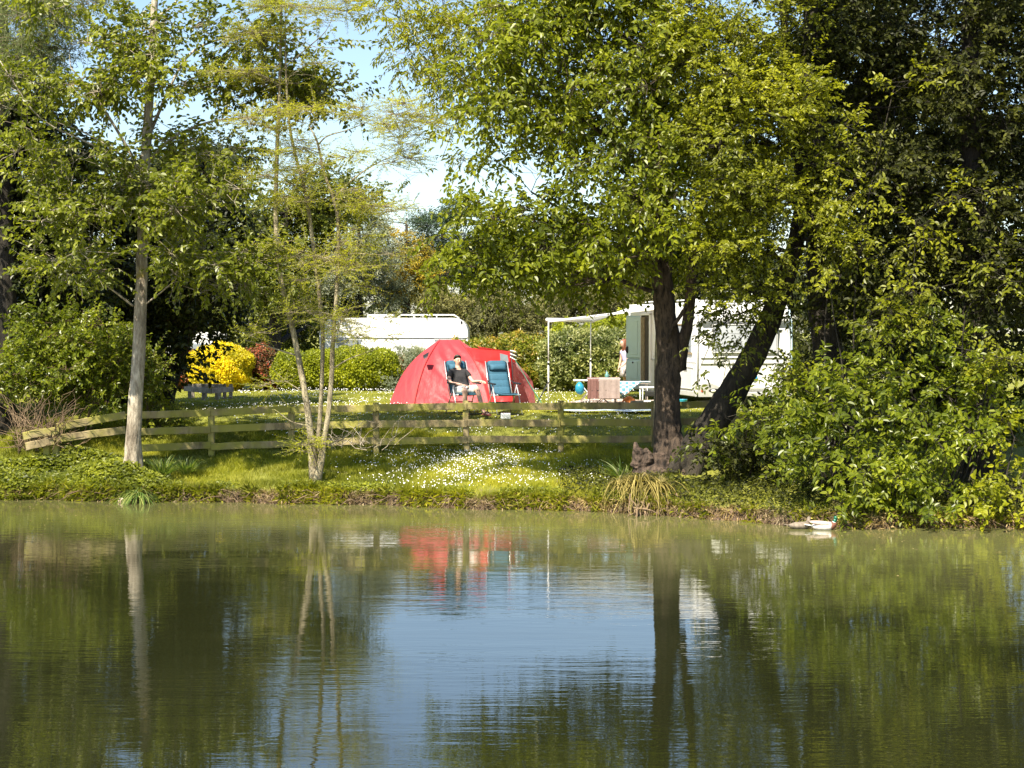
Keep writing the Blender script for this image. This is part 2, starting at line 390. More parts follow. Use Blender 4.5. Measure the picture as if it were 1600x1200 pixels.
LAI = 1.7
def plant(name, label, cat, base, stems, blobs, sp, lmat, bmat, group=None, part='trunk', leafpart='crown', limb=.02, lai=4.0, woody=True):
    """stems: list of (points, radii) world; blobs: (centre xyz, radii xyz m, lai factor, clumps)"""
    global RG
    RG = np.random.default_rng(zlib.crc32(name.encode()) + 1)
    base = np.array(base, float)
    root = thing(name, label, cat, base, group=group)
    allp = []
    for k, (pts, rad) in enumerate(stems):
        pts = np.asarray(pts, float); n = len(pts)
        tt = np.linspace(0, n - 1, n * 4); fine = np.stack([np.interp(tt, np.arange(n), pts[:, q]) for q in range(3)], -1)
        for _ in range(3): fine[1:-1] = (fine[:-2] + 2 * fine[1:-1] + fine[2:]) / 4
        rr_ = np.interp(tt, np.arange(n), rad)
        fine[1:-1] += RG.normal(0, .04, (len(fine) - 2, 3)) * rr_[1:-1, None]
        fl = np.clip(1 - np.linspace(0, 1, len(fine)) * 9, 0, 1) * (.55 if rr_[0] > .08 else .15)
        g = G(); tube(g, fine, rr_, 26 if rr_[0] > .14 else 14 if rr_[0] > .06 else 8, .055 if rr_[0] > .14 else .04, flare=fl)
        g.build(part if k == 0 else ('trunk' if part == 'trunk' and rr_[0] > .03 else 'stem'), bmat, root, True, base)
        allp.append(np.c_[fine, rr_])
    TP = np.concatenate(allp)
    g = G(); gt = G()
    for (c, r, f, nc) in blobs:
        c = np.array(c, float); r = np.array(r, float)
        dd = np.linalg.norm(TP[:, :3] - c, axis=1) + np.where(TP[:, 2] > c[2], 1.5, 0) * np.abs(TP[:, 2] - c[2]) 
        k = np.argmin(dd + RG.random(len(dd)) * .15); a0 = TP[k, :3]; rad0 = min(TP[k, 3] * .55, limb * (1 + np.linalg.norm(c - a0) * .5))
        u = norm(RG.normal(0, 1, (nc, 3))) * (RG.random((nc, 1)) ** .42)
        cl = c + u * r
        cr = np.ones((nc, 3)) * (np.mean(r) / nc ** .36) * RG.uniform(.55, 1.15, (nc, 1)); cr[:, 2] *= sp.get('clumpflat', .6)
        if woody:
            lim = curve(a0, c + RG.normal(0, .1, 3) * r, .06)
            tube(gt, lim, np.linspace(rad0, rad0 * .35, len(lim)), 7, .05, cap=False)
            for q in cl:
                h = lim[RG.integers(2, len(lim))]; b = curve(h, q, .05, 5, .08)
                tube(gt, b, np.linspace(rad0 * .38, max(rad0 * .1, .003), len(b)), 5, 0, cap=False)
        area = math.pi * r[0] * r[2]
        crown_leaves(g, gt, cl, cr, LAI * lai * f * area / (.62 * sp['L'] * sp['W']), sp, c)
    if gt.n: gt.build('branches', bmat, root, True, base)['kind'] = 'stuff'
    o = g.build(leafpart, lmat, root, False, base); o['kind'] = 'stuff'
    return root

def B(px, py, rx, ry, D, dd, f=1.0, nc=10):
    """crown blob whose centre is seen at px, py and lies D metres away; rx, ry in photo pixels at that distance"""
    s = D / F
    return (W(px, py, D), (rx * s, dd, ry * s), f, nc)

SET_BACK = 0.0
def path(*a):            # (px, py, D, radius in m)
    return ([W(q[0], q[1], q[2] + SET_BACK) for q in a], [q[3] for q in a])

sp_alder = dict(per=9, twig=.42, droop=.15, L=.10, W=.064, lift=.15, up=1, face=.7, hang=.35, tr=.008)

# slim pale-trunked tree, left
SET_BACK = 0.2
s1 = path((206, 722, 29.6, .19), (207, 700, 29.6, .165), (214, 600, 29.6, .145), (219, 500, 29.6, .135), (222, 400, 29.6, .125), (226, 300, 29.6, .115),
          (230, 200, 29.6, .10), (237, 100, 29.6, .085), (242, 0, 29.6, .07), (244, -40, 29.6, .05), (246, -75, 29.6, .02))
for q in (0,):
    s1 = (s1[0], [q_ * .80 for q_ in s1[1]]); s1[0][0][2] = float(ground(s1[0][0][0], s1[0][0][1])) - .1
lb = [path((220, 268, 29.6, .035), (190, 215, 29.4, .028), (150, 150, 29.1, .02), (110, 105, 28.8, .01)),
      path((222, 262, 29.6, .03), (270, 212, 29.5, .025), (330, 188, 29.4, .018), (395, 182, 29.3, .008)),
      path((214, 262, 29.6, .03), (180, 235, 29.3, .022), (130, 205, 29, .012), (85, 190, 28.8, .006)),
      path((229, 220, 29.6, .03), (290, 80, 29.9, .022), (360, 55, 30.1, .016), (400, 50, 30.2, .006)),
      path((240, 30, 29.6, .03), (268, 12, 29.7, .02), (300, -30, 29.8, .01)),
      path((208, 478, 29.6, .02), (185, 460, 29.4, .017), (165, 445, 29.2, .013), (140, 432, 29, .006)),
      path((224, 478, 29.6, .016), (260, 450, 29.5, .012), (292, 420, 29.4, .006)),
      path((208, 262, 29.6, .02), (160, 232, 29.2, .018), (60, 190, 28.7, .012), (0, 95, 28.3, .008))]
plant('slim_tree', 'slim pale-trunked tree with broad leaves standing on the bank at the left', 'tree', s1[0][0], [s1] + lb,
      [B(150, 120, 90, 70, 29.2, 1.0, .8, 12), B(250, 40, 90, 50, 29.8, .9, .6, 10), B(245, 120, 90, 40, 29.2, .8, .9, 10), B(400, 60, 110, 50, 30.2, 1.0, .9, 14), B(330, 140, 70, 30, 30.2, .7, .7, 8),
       B(490, 165, 62, 42, 30.8, .8, 1.2, 9), B(430, 130, 60, 50, 30.8, .8, .9, 9), B(100, 255, 90, 50, 28.9, .9, .8, 11), B(320, 225, 90, 36, 29.9, .8, .8, 9), B(300, 310, 110, 45, 28.9, .9, 1.2, 14),
       B(130, 335, 90, 50, 28.9, .9, .9, 11), B(110, 410, 80, 45, 29.0, .8, .9, 10), B(330, 400, 110, 40, 29.0, .9, 1.1, 13), B(360, 450, 60, 25, 29.4, .6, .7, 6), B(190, 300, 60, 50, 29, .6, .6, 8),
       B(90, -10, 80, 50, 29.8, 1.0, .6, 8), B(30, 170, 60, 60, 29.2, .8, .7, 8)],
      sp_alder, L_alder, B_alder, lai=2.5)

# feathery multi-stem tree
SET_BACK = 0.35
fs = [path((492, 722, 29.0, .10), (487, 690, 29.0, .085), (478, 620, 29.0, .07), (466, 555, 29.1, .062), (452, 490, 29.1, .06), (436, 430, 29.1, .055), (430, 350, 29.1, .05), (432, 250, 29.2, .045), (437, 150, 29.2, .035), (439, 40, 29.2, .028), (440, -30, 29.2, .012)),
      path((492, 715, 29.1, .08), (500, 655, 29.1, .05), (503, 600, 29.1, .045), (505, 520, 29.1, .045), (498, 450, 29.1, .045), (488, 370, 29.1, .042), (478, 300, 29.1, .038), (462, 245, 29.1, .032), (450, 190, 29.1, .028), (446, 90, 29.1, .018), (445, -10, 29.2, .008)),
      path((494, 715, 28.9, .09), (512, 660, 28.9, .06), (518, 600, 28.9, .055), (520, 530, 28.9, .05), (527, 450, 28.9, .045), (530, 370, 28.9, .042), (526, 320, 28.9, .038), (505, 270, 28.9, .03), (497, 220, 28.9, .025), (482, 196, 28.9, .012)),
      path((522, 310, 28.9, .022), (545, 285, 28.9, .02), (575, 262, 28.9, .014), (620, 240, 28.8, .005)),
      path((498, 225, 28.9, .018), (510, 212, 28.9, .016), (545, 203, 28.9, .012), (580, 188, 28.8, .005)),
      path((440, 110, 29.2, .018), (480, 75, 29.1, .014), (510, 50, 29, .009), (525, 15, 29, .004)),
      path((531, 395, 28.9, .02), (548, 385, 28.9, .015), (570, 382, 28.8, .006)),
      path((462, 555, 29.1, .02), (430, 545, 29, .016), (400, 535, 28.9, .013), (383, 532, 28.9, .006)),
      path((522, 575, 28.9, .018), (545, 560, 28.8, .014), (590, 545, 28.7, .006)),
      path((480, 665, 29, .016), (455, 660, 28.9, .012), (430, 640, 28.8, .009), (425, 640, 28.8, .004)),
      path((470, 610, 29, .014), (445, 595, 28.9, .01), (425, 575, 28.8, .004))]
fs = [(q[0], [v_ * .8 for v_ in q[1]]) for q in fs]
for q in fs[:3]: q[0][0][2] = float(ground(q[0][0][0], q[0][0][1])) - .08
SET_BACK = 0.0
sp_f = dict(per=14, twig=.33, droop=.05, L=.05, W=.014, lift=.12, flat=.55, up=1.4, face=.3, hang=0, simple=True, clumpflat=.32, tr=.005, stickfrac=.8)
plant('feathery_tree', 'thin multi-stemmed tree with feathery yellow-green leaves left of the tent', 'tree', fs[0][0][0], fs,
      [B(395, 110, 55, 20, 29.1, .7, 1, 6), B(400, 190, 50, 22, 29.2, .6, .9, 6), B(470, 10, 90, 18, 29.1, .8, 1.2, 9), B(395, 55, 50, 22, 29.1, .6, .8, 5), B(490, 30, 50, 16, 29, .6, .3, 5), B(470, 110, 50, 22, 29, .6, .25, 6),
       B(600, 172, 80, 13, 28.7, .6, 1.1, 7), B(635, 195, 60, 10, 28.6, .5, 1, 5), B(590, 245, 60, 13, 28.7, .5, 1.0, 6), B(470, 228, 45, 20, 29, .5, .8, 5), B(500, 180, 50, 16, 29, .5, .6, 5), B(620, 215, 70, 30, 28.8, .6, .2, 6),
       B(455, 285, 70, 40, 29, .8, .6, 9), B(540, 310, 70, 30, 28.9, .7, .45, 7), B(500, 400, 90, 45, 28.9, .8, .42, 14), B(560, 400, 60, 50, 28.8, .6, .35, 9), B(470, 490, 60, 26, 28.9, .6, .5, 9), B(530, 500, 50, 22, 28.8, .5, .5, 8),
       B(430, 600, 30, 20, 28.8, .4, .3, 4), B(475, 690, 32, 22, 28.8, .4, .5, 5), B(590, 520, 40, 30, 28.8, .4, .25, 5), B(410, 520, 30, 30, 28.9, .4, .3, 4), B(600, 330, 50, 20, 28.8, .5, .3, 4)],
      sp_f, L_feather, B_grey, limb=.012, lai=1.7)

# dark trees at the left, behind the fence
sp_dark = dict(per=9, twig=.5, droop=.12, L=.13, W=.08, up=1, face=.7, hang=.3, tr=.01, stickfrac=.3)
s = path((-5, 700, 33.5, .36), (0, 600, 33.5, .30), (5, 480, 33.5, .27), (2, 330, 33.5, .24), (0, 150, 33.5, .2), (0, -100, 33.5, .1)); s[0][0][2] = .6
plant('evergreen_tree', 'dark dense tree with a thick shaded trunk at the left edge', 'tree', s[0][0], [s],
      [B(40, 250, 90, 90, 34.2, 1.5, 1.5, 14), B(40, 370, 100, 80, 34.5, 1.6, 1.5, 14), B(20, 130, 80, 70, 34.5, 1.4, .9, 10), B(60, 480, 80, 50, 34.5, 1.2, 1.2, 9), B(-130, 250, 110, 220, 34, 2, 1.0, 14), B(-120, 550, 110, 130, 34, 2, 1.0, 10)],
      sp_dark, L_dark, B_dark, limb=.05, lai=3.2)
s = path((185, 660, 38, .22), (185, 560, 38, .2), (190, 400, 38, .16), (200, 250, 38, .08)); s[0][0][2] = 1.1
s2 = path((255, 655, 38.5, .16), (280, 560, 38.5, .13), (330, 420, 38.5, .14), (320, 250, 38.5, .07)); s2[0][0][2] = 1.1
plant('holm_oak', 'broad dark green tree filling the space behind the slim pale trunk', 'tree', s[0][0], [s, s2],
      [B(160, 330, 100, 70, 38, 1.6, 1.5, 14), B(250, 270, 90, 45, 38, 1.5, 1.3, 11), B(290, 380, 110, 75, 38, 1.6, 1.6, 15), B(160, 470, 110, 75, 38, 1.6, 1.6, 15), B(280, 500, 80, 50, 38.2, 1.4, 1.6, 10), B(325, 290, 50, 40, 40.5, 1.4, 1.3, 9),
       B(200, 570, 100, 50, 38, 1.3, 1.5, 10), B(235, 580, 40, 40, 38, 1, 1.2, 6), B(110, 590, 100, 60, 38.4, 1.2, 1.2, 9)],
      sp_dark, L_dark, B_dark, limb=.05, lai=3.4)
s = path((425, 600, 50, .2), (430, 500, 50, .18), (440, 400, 50, .14), (450, 320, 50, .07)); s[0][0][2] = 1.2
plant('field_maple', 'rounded mid-green tree rising behind the stems of the feathery tree', 'tree', s[0][0], [s],
      [B(440, 330, 75, 55, 50, 1.6, 1.3, 12), B(500, 310, 60, 45, 50.5, 1.4, 1.2, 10), B(550, 300, 40, 28, 50.5, 1.2, .9, 7), B(400, 420, 75, 55, 50, 1.5, 1.5, 12), B(470, 430, 70, 50, 50, 1.4, 1.3, 11), B(400, 510, 70, 40, 53, 1.5, 1.3, 9), B(470, 510, 60, 30, 53, 1.3, .9, 7)],
      dict(sp_dark, L=.13, W=.08), L_mid, B_dark, limb=.04, lai=3.0)
# grey-green willow in the top left corner
s = path((-60, 690, 34, .2), (-40, 400, 33.5, .15), (0, 130, 33, .10), (25, 105, 32.6, .07), (60, 72, 32.2, .05), (90, 40, 32, .02)); s[0][0][2] = .6
plant('grey_willow', 'grey-green fine-leaved willow reaching into the top left corner', 'tree', s[0][0], [s],
      [B(30, 50, 70, 60, 32.2, 1, 1, 12), B(100, 20, 60, 45, 32.3, .9, .9, 10), B(10, 120, 40, 40, 32.3, .8, .8, 6), B(60, -50, 110, 50, 32.4, 1.1, .8, 9), B(110, 75, 40, 35, 32.2, .7, .5, 5)],
      dict(per=16, twig=.4, droop=.35, L=.075, W=.014, hang=.5, up=.6, face=.6, simple=True, tr=.005), leafmat('willow_leaf', (.08, .11, .04), (.15, .19, .075), (.25, .28, .13), .35, .5), B_grey, limb=.03, lai=1.8)

# shrub mass at the left
def bush(name, label, blobs, sp, lmat, D, bmat=None, group=None, cat='shrub', lai=3.2, nst=7, limb=.015):
    c0 = blobs[0][0]; gz = float(ground(c0[0], c0[1])); base = np.array([c0[0], c0[1], gz])
    st = []
    for k in range(nst):
        a = RG.uniform(0, 6.28); b = blobs[RG.integers(0, len(blobs))]
        p0 = base + np.array([math.cos(a), math.sin(a), 0]) * .15; p0[0] += (b[0][0] - base[0]) * .6; p0[1] += (b[0][1] - base[1]) * .6; p0[2] = ground(p0[0], p0[1]) - .05
        p1 = b[0] + RG.normal(0, .3, 3) * b[1]
        cv = curve(p0, p1, .05, 5, .06); st.append((cv, np.linspace(.02, .006, 5)))
    return plant(name, label, cat, base, st, blobs, sp, lmat, bmat or B_twig, group, 'stem', 'foliage', limb, lai)
sp_small = dict(per=9, twig=.3, droop=.1, L=.07, W=.045, up=.8, face=.9, hang=.15, tr=.005, stickfrac=.35)
bush('privet_shrub', 'tall yellow-green rounded shrub behind the broken fence at the left', [B(70, 575, 75, 45, 32.2, .9, 1.1, 14), B(110, 520, 70, 45, 32.8, .9, 1.0, 12), B(20, 600, 45, 45, 31.8, .8, .9, 8), B(190, 560, 60, 55, 33, .8, .75, 10), B(60, 515, 60, 35, 33, .8, .8, 8), B(150, 610, 70, 40, 32.8, .7, .6, 9)], dict(sp_small, L=.08, W=.05), L_elder, 32)
bush('bramble_shrub', 'dark leafy thicket between the pale trunk and the weathered picket', [B(238, 640, 36, 32, 33.4, .6, 1, 8), B(262, 655, 26, 16, 33.4, .5, .8, 5), B(232, 590, 26, 30, 33.6, .5, .8, 6)], sp_small, L_cover, 33)

# hedge row across the lawn
sp_h = dict(per=8, twig=.10, droop=.0, L=.06, W=.04, up=.7, face=1.1, hang=0, simple=True, stick=0, clumpflat=.9)
def hedge(name, label, boxes, L_, W_, lmat, dens=1.0, wob=.10, p_=3.2):
    """clipped mass: leaves over a bumpy rounded-box shell and through its outer layer; boxes: (px0, px1, py_top, D, depth m)"""
    c0 = W((boxes[0][0] + boxes[0][1]) / 2, 600, boxes[0][3]); c0[2] = float(ground(c0[0], c0[1]))
    root = thing(name, label, 'hedge', c0); g = G(); gt = G()
    for (x0, x1, yt, D, dp) in boxes:
        a_ = W(x0, yt, D); b_ = W(x1, yt, D); gz = float(ground((a_[0] + b_[0]) / 2, D)); hx_ = (b_[0] - a_[0]) / 2; hz_ = (a_[2] - gz) / 2
        C = np.array([(a_[0] + b_[0]) / 2, D, gz + hz_]); Rr = np.array([hx_, dp / 2, hz_])
        area = 4 * (hx_ * hz_ + hx_ * dp / 2 + hz_ * dp / 2) * 2; n = int(dens * 6.0 * area / (L_ * W_))
        u = norm(RG.normal(0, 1, (n, 3)) * Rr); q = (np.sum(np.abs(u) ** p_, -1, keepdims=True)) ** (-1 / p_)
        ph = u * q; P = C + ph * Rr * (1 - .22 * RG.random((n, 1)) ** 2.2)
        N = norm(np.sign(ph) * np.abs(ph) ** (p_ - 1) / Rr)
        bump_ = np.sin(P[:, 0] * 5.1 + 2 * np.sin(P[:, 2] * 4)) * np.sin(P[:, 2] * 6.3 + P[:, 0] * 1.7) + .6 * np.sin(P[:, 0] * 13 + P[:, 2] * 11) + RG.normal(0, .6, n)
        P = P + N * (wob * .5 * bump_)[:, None]; P[:, 2] = np.maximum(P[:, 2], gz + .01)
        A = norm(N * .5 + np.array([0, 0, .5]) + rvec(n, .9))
        leaves(g, P, A, N + rvec(n, .75) + np.array([-.1, -.2, .3]), L_ * RG.uniform(.7, 1.25, n), W_ * RG.uniform(.8, 1.2, n), True, a=np.clip(.45 + .16 * bump_ + RG.normal(0, .2, n), 0, 1))
        for k in range(8):
            x = C[0] + RG.uniform(-.8, .8) * hx_; tube(gt, curve((x, D, gz - .03), (x + RG.normal(0, .2), D + RG.normal(0, .1), gz + hz_ * 1.4), 0, 5, .05), np.linspace(.025, .008, 5), 5, cap=False)
    gt.build('stems', B_twig, root, True, c0)['kind'] = 'stuff'; g.build('foliage', lmat, root, False, c0)['kind'] = 'stuff'
hedge('golden_shrub', 'bright yellow clipped shrub behind the weathered picket', [(297, 393, 541, 47, 1.9), (310, 378, 538, 47.2, 1.4)], .07, .045, L_yellow, 1.0, .10, 2.6)
bpy.data.objects['golden_shrub']['category'] = 'shrub'
hedge('photinia_shrub', 'loose red-tipped shrub beside the bright yellow shrub', [(384, 440, 549, 47.8, 1.3), (268, 306, 547, 48.0, 1.2), (600, 700, 556, 49.2, 1.2)], .085, .045, L_photinia, .9, .22, 2.6)
bpy.data.objects['photinia_shrub']['category'] = 'shrub'
hedge('clipped_hedge', 'clipped bright green hedge behind the feathery tree stems', [(428, 520, 549, 47.5, 1.7), (500, 622, 545, 47.3, 1.8)], .065, .042, L_hedge, 1.0, .10, 3.2)
bush('silver_shrub', 'pale silver-leaved shrub between the green hedge and the tent', [B(632, 568, 24, 24, 47.3, .6, 1, 9), B(640, 552, 30, 14, 47.8, .6, .9, 7), B(615, 600, 30, 12, 46.8, .5, .8, 6)], dict(sp_h, L=.05, W=.02), L_silver, 47, lai=3.6)
hedge('photinia_hedge', 'mixed green and reddish hedge to the right of the tent', [(690, 790, 533, 48.3, 1.5), (770, 862, 527, 48, 1.6)], .085, .05, leafmat('red_tipped_leaf', (.06, .085, .012), (.20, .23, .02), (.42, .28, .06), .3, .4, 3), 1.0, .16, 3)
hedge('laurel_hedge', 'pale variegated laurel hedge behind the awning poles', [(846, 935, 519, 46.6, 1.7), (915, 1035, 517, 46.5, 1.8)], .10, .05, L_laurel, .95, .16, 3)
bush('yellow_topped_hedge', 'yellow-green hedge seen over the variegated laurel under the awning', [B(900, 517, 50, 10, 52, .7, 1.1, 9), B(960, 512, 45, 14, 52, .7, 1.1, 9), B(1010, 510, 40, 20, 52, .7, 1, 8)], dict(sp_h, L=.08, W=.045), L_hedge, 52, lai=4)

# background trees
sp_bg = dict(per=10, twig=.5, droop=.1, L=.15, W=.085, up=.8, face=.8, hang=.2, simple=True, tr=.012, stickfrac=.2)
def bgtree(name, label, px, D, blobs, lmat, sp=sp_bg, cat='tree', group=None, top=420, r=.2, lai=2.8, bm=None):
    s = path((px, 600, D, r), (px, 500, D, r * .8), (px + 3, (500 + top) / 2, D, r * .5), (px, top, D, r * .2)); s[0][0][2] = float(ground(s[0][0][0], D)) - .1
    return plant(name, label, cat, s[0][0], [s], blobs, sp, lmat, bm or B_dark, group, limb=.04, lai=lai)
bgtree('silver_willow', 'hazy silver-leaved tree above the far caravan roof', 560, 57, [B(560, 375, 50, 45, 57, 1.6, 1, 14), B(590, 400, 40, 40, 57, 1.4, 1, 10), B(545, 440, 45, 45, 57, 1.4, 1, 10), B(595, 455, 36, 35, 57, 1.3, 1, 9), B(560, 335, 30, 20, 57, 1, .7, 6)], L_silver, dict(sp_bg, L=.09, W=.03, twig=.5), top=340, lai=2.0)
bgtree('golden_cypress', 'golden-orange conifer with layered sprays behind the tent', 635, 60, [B(630, 420, 34, 14, 60, 1.5, 1, 8), B(645, 395, 36, 14, 60, 1.4, 1, 8), B(625, 450, 30, 14, 60, 1.4, 1, 8), B(640, 468, 36, 12, 60, 1.5, .9, 7), B(620, 375, 18, 10, 60, .8, .9, 4), B(655, 435, 26, 12, 60, 1.2, .9, 5), B(598, 345, 7, 22, 60, .4, .7, 4)],
       L_orange, dict(sp_bg, L=.13, W=.04, flat=.5, clumpflat=.3, up=1.4), top=350, lai=4)
bgtree('cedar_tree', 'blue-green cedar rising into the sky gap behind the tent', 690, 65, [B(690, 360, 45, 22, 65, 1.8, 1.2, 10), B(715, 335, 26, 14, 65, 1.4, 1.1, 7), B(675, 395, 60, 24, 65, 2, 1.2, 11), B(690, 430, 75, 26, 65, 2, 1.3, 12), B(660, 465, 60, 24, 65, 2, 1.3, 10), B(720, 470, 60, 26, 65, 2, 1.3, 10), B(760, 400, 60, 40, 66, 2, 1.1, 10)],
       L_cedar, dict(sp_bg, L=.14, W=.04, flat=.4, clumpflat=.4), top=330, lai=3.6)
bgtree('olive_pine', 'olive-brown bushy pine behind the red-tipped hedge', 770, 55, [B(770, 475, 50, 28, 55, 1.4, 1.2, 13), B(720, 480, 40, 26, 55, 1.3, 1.1, 9), B(820, 490, 45, 28, 55, 1.4, 1.2, 11), B(760, 510, 75, 18, 54.5, 1.2, 1, 10)], L_olive, dict(sp_bg, L=.12, W=.04), top=460, lai=4)
bgtree('shaded_pine', 'second olive-brown pine rising just above the awning roof', 890, 56, [B(880, 480, 50, 30, 56, 1.5, 1.2, 12), B(940, 480, 50, 32, 56, 1.5, 1.2, 12), B(1000, 480, 50, 34, 56.5, 1.5, 1.2, 10)], L_olive, dict(sp_bg, L=.12, W=.04), top=460, lai=4)
bgtree('dark_oak', 'deep green tree behind the awning and the forked trunk', 880, 62, [B(850, 420, 60, 45, 62, 2, 1.3, 12), B(930, 410, 65, 50, 62, 2, 1.4, 13), B(1000, 420, 60, 55, 62, 2, 1.4, 12), B(1060, 430, 60, 60, 62, 2, 1.2, 10)], L_dark, top=400)
bgtree('backdrop_oak', 'dark tree behind the caravan end panel', 1180, 58, [B(1130, 440, 80, 70, 58, 2, 1.3, 12), B(1140, 310, 80, 70, 58, 2, 1.2, 11), B(1230, 290, 80, 80, 58, 2, 1.2, 11), B(1150, 190, 60, 60, 58, 2, 1.1, 9), B(1240, 160, 70, 70, 58, 2, 1.1, 9), B(1230, 420, 90, 90, 58, 2, 1.3, 13), B(1330, 440, 90, 90, 58, 2, 1.2, 10), B(1300, 560, 110, 60, 56, 2, 1.2, 10)], L_dark, top=400)
bgtree('left_backdrop_tree', 'dark green tree behind the small white roof at the left', 330, 56, [B(330, 440, 70, 60, 56, 1.8, 1.3, 10), B(320, 330, 60, 60, 56, 1.8, 1.2, 9), B(340, 240, 50, 40, 56, 1.6, 1.1, 7), B(250, 330, 70, 70, 56, 1.8, 1.2, 9), B(260, 470, 70, 70, 56, 1.8, 1.2, 10), B(390, 480, 50, 34, 56, 1.6, 1.2, 8), B(470, 470, 60, 50, 58, 1.6, 1.2, 8), B(520, 440, 50, 60, 62, 1.6, 1.3, 8), B(120, 480, 100, 100, 56, 2, 1.1, 10)], L_dark, top=420)

# ------------------------------------------------------------------ central tree
SET_BACK = 1.0
ct = path((1046, 745, 28.4, .32), (1046, 712, 28.4, .28), (1045, 680, 28.4, .245), (1042, 640, 28.4, .22), (1043, 590, 28.4, .225), (1047, 555, 28.4, .225), (1040, 500, 28.4, .195), (1034, 440, 28.4, .18), (1032, 380, 28.5, .17), (1036, 300, 28.6, .15), (1034, 210, 28.7, .13), (1030, 110, 28.8, .11), (1026, 10, 28.8, .09), (1020, -150, 28.8, .05))
ct[0][0][2] = float(ground(ct[0][0][0], ct[0][0][1])) - .15
cb = [path((1056, 575, 28.4, .13), (1068, 535, 28.3, .11), (1076, 500, 28.3, .10), (1080, 440, 28.2, .09), (1085, 370, 28.2, .075), (1100, 290, 28.3, .06), (1125, 180, 28.3, .045), (1150, 60, 28.3, .02)),
      path((1042, 535, 28.2, .035), (1050, 512, 28.1, .035), (1066, 490, 28.1, .035), (1078, 468, 28.1, .03), (1088, 440, 28.1, .02)),
      path((1034, 425, 28.5, .075), (1005, 395, 28.5, .06), (970, 372, 28.5, .05), (900, 340, 28.5, .03), (830, 300, 28.6, .015)),
      path((1034, 300, 28.6, .06), (990, 250, 28.6, .05), (920, 190, 28.6, .04), (830, 120, 28.6, .028), (740, 40, 28.6, .018), (660, 10, 28.6, .008)),
      path((1032, 210, 28.7, .055), (960, 130, 28.7, .04), (900, 40, 28.7, .025), (860, -40, 28.7, .012)),
      path((905, 340, 28.5, .022), (830, 370, 28.3, .016), (770, 385, 28.1, .008)),
      path((810, 100, 28.6, .018), (740, 130, 28.5, .014), (680, 155, 28.4, .009), (640, 180, 28.3, .004)),
      path((1010, 398, 28.4, .03), (985, 330, 28.0, .02), (960, 280, 27.7, .01))]
SET_BACK = 0.0
sp_c = dict(per=8, twig=.42, droop=.3, L=.108, W=.060, lift=.0, up=1, face=.8, hang=.45, tr=.007, stickfrac=.6)
plant('broadleaf_tree', 'large forked waterside tree with a rugged brown trunk and wide leafy crown', 'tree', ct[0][0], [ct] + cb,
      [B(1030, 330, 50, 50, 27.3, .7, .9, 9), B(1020, 220, 50, 45, 27.4, .6, .8, 8), B(1030, 60, 60, 50, 27.6, .7, .8, 8), B(1000, 300, 60, 40, 27.2, .7, .8, 8), B(720, 380, 42, 30, 28.1, .6, .9, 8), B(700, 440, 34, 18, 28.0, .5, .8, 6), B(800, 440, 55, 22, 28.0, .6, .8, 8), B(900, 440, 60, 16, 28.0, .6, .7, 7), B(780, 60, 90, 60, 28.6, 1.1, .8, 16), B(860, 110, 90, 60, 28.4, 1.2, 1.1, 16), B(950, 60, 90, 70, 28.8, 1.3, 1.0, 16), B(900, 10, 100, 60, 28.8, 1.3, .9, 14), B(1000, 130, 60, 60, 28, 1.0, 1.1, 12),
       B(780, 165, 75, 45, 28.2, .9, .8, 12), B(870, 195, 80, 32, 28.2, .9, .9, 12), B(940, 260, 70, 32, 27.9, .9, .75, 10), B(990, 270, 50, 50, 27.7, .8, 1.0, 10), B(850, 250, 70, 26, 28.4, .8, .45, 8),
       B(860, 330, 90, 40, 28.1, 1.0, 1.2, 16), B(770, 350, 60, 45, 28.1, .9, 1.0, 12), B(960, 350, 70, 42, 27.9, 1, 1.1, 13), B(900, 385, 80, 30, 27.9, .9, 1.0, 11), B(750, 415, 55, 34, 28.2, .8, .9, 9), B(830, 400, 60, 32, 28.2, .8, .9, 9), B(990, 400, 40, 26, 27.7, .6, .7, 6),
       B(1010, 10, 80, 60, 28.6, 1.1, 1.0, 10), B(960, -60, 150, 50, 28.8, 1.4, .8, 12), B(740, 230, 50, 30, 28.3, .6, .35, 5), B(720, 120, 40, 30, 28.3, .6, .5, 5),
       B(910, 400, 120, 60, 30.8, 1.2, .8, 10), B(1040, 410, 60, 50, 30.5, 1.0, .9, 8), B(940, 150, 110, 110, 30.5, 1.2, .45, 12), B(1060, 200, 60, 150, 30.0, 1.0, .9, 12)],
      sp_c, L_central, B_brown, limb=.022, lai=2.6)
for k in range(9):
    a_ = k * .7 + .2; c0 = np.array(ct[0][1]); p0 = c0 + np.array([math.cos(a_) * .09, math.sin(a_) * .09, .50]); L_ = RG.uniform(.32, .65)
    p1 = c0 + np.array([math.cos(a_) * L_, math.sin(a_) * L_, 0]); p1[2] = float(ground(p1[0], p1[1])) - .05
    pm = (p0 + p1) / 2; pm[2] = float(ground(pm[0], pm[1])) + .07
    g = G(); t_ = np.linspace(0, 1, 12)[:, None]; cu = (1 - t_) ** 2 * p0 + 2 * t_ * (1 - t_) * pm + t_ ** 2 * p1; tube(g, cu, np.r_[.05, .08, np.linspace(.11, .025, 10)], 12, .08); o = g.build('root', B_brown, bpy.data.objects['broadleaf_tree'], True, ct[0][0])
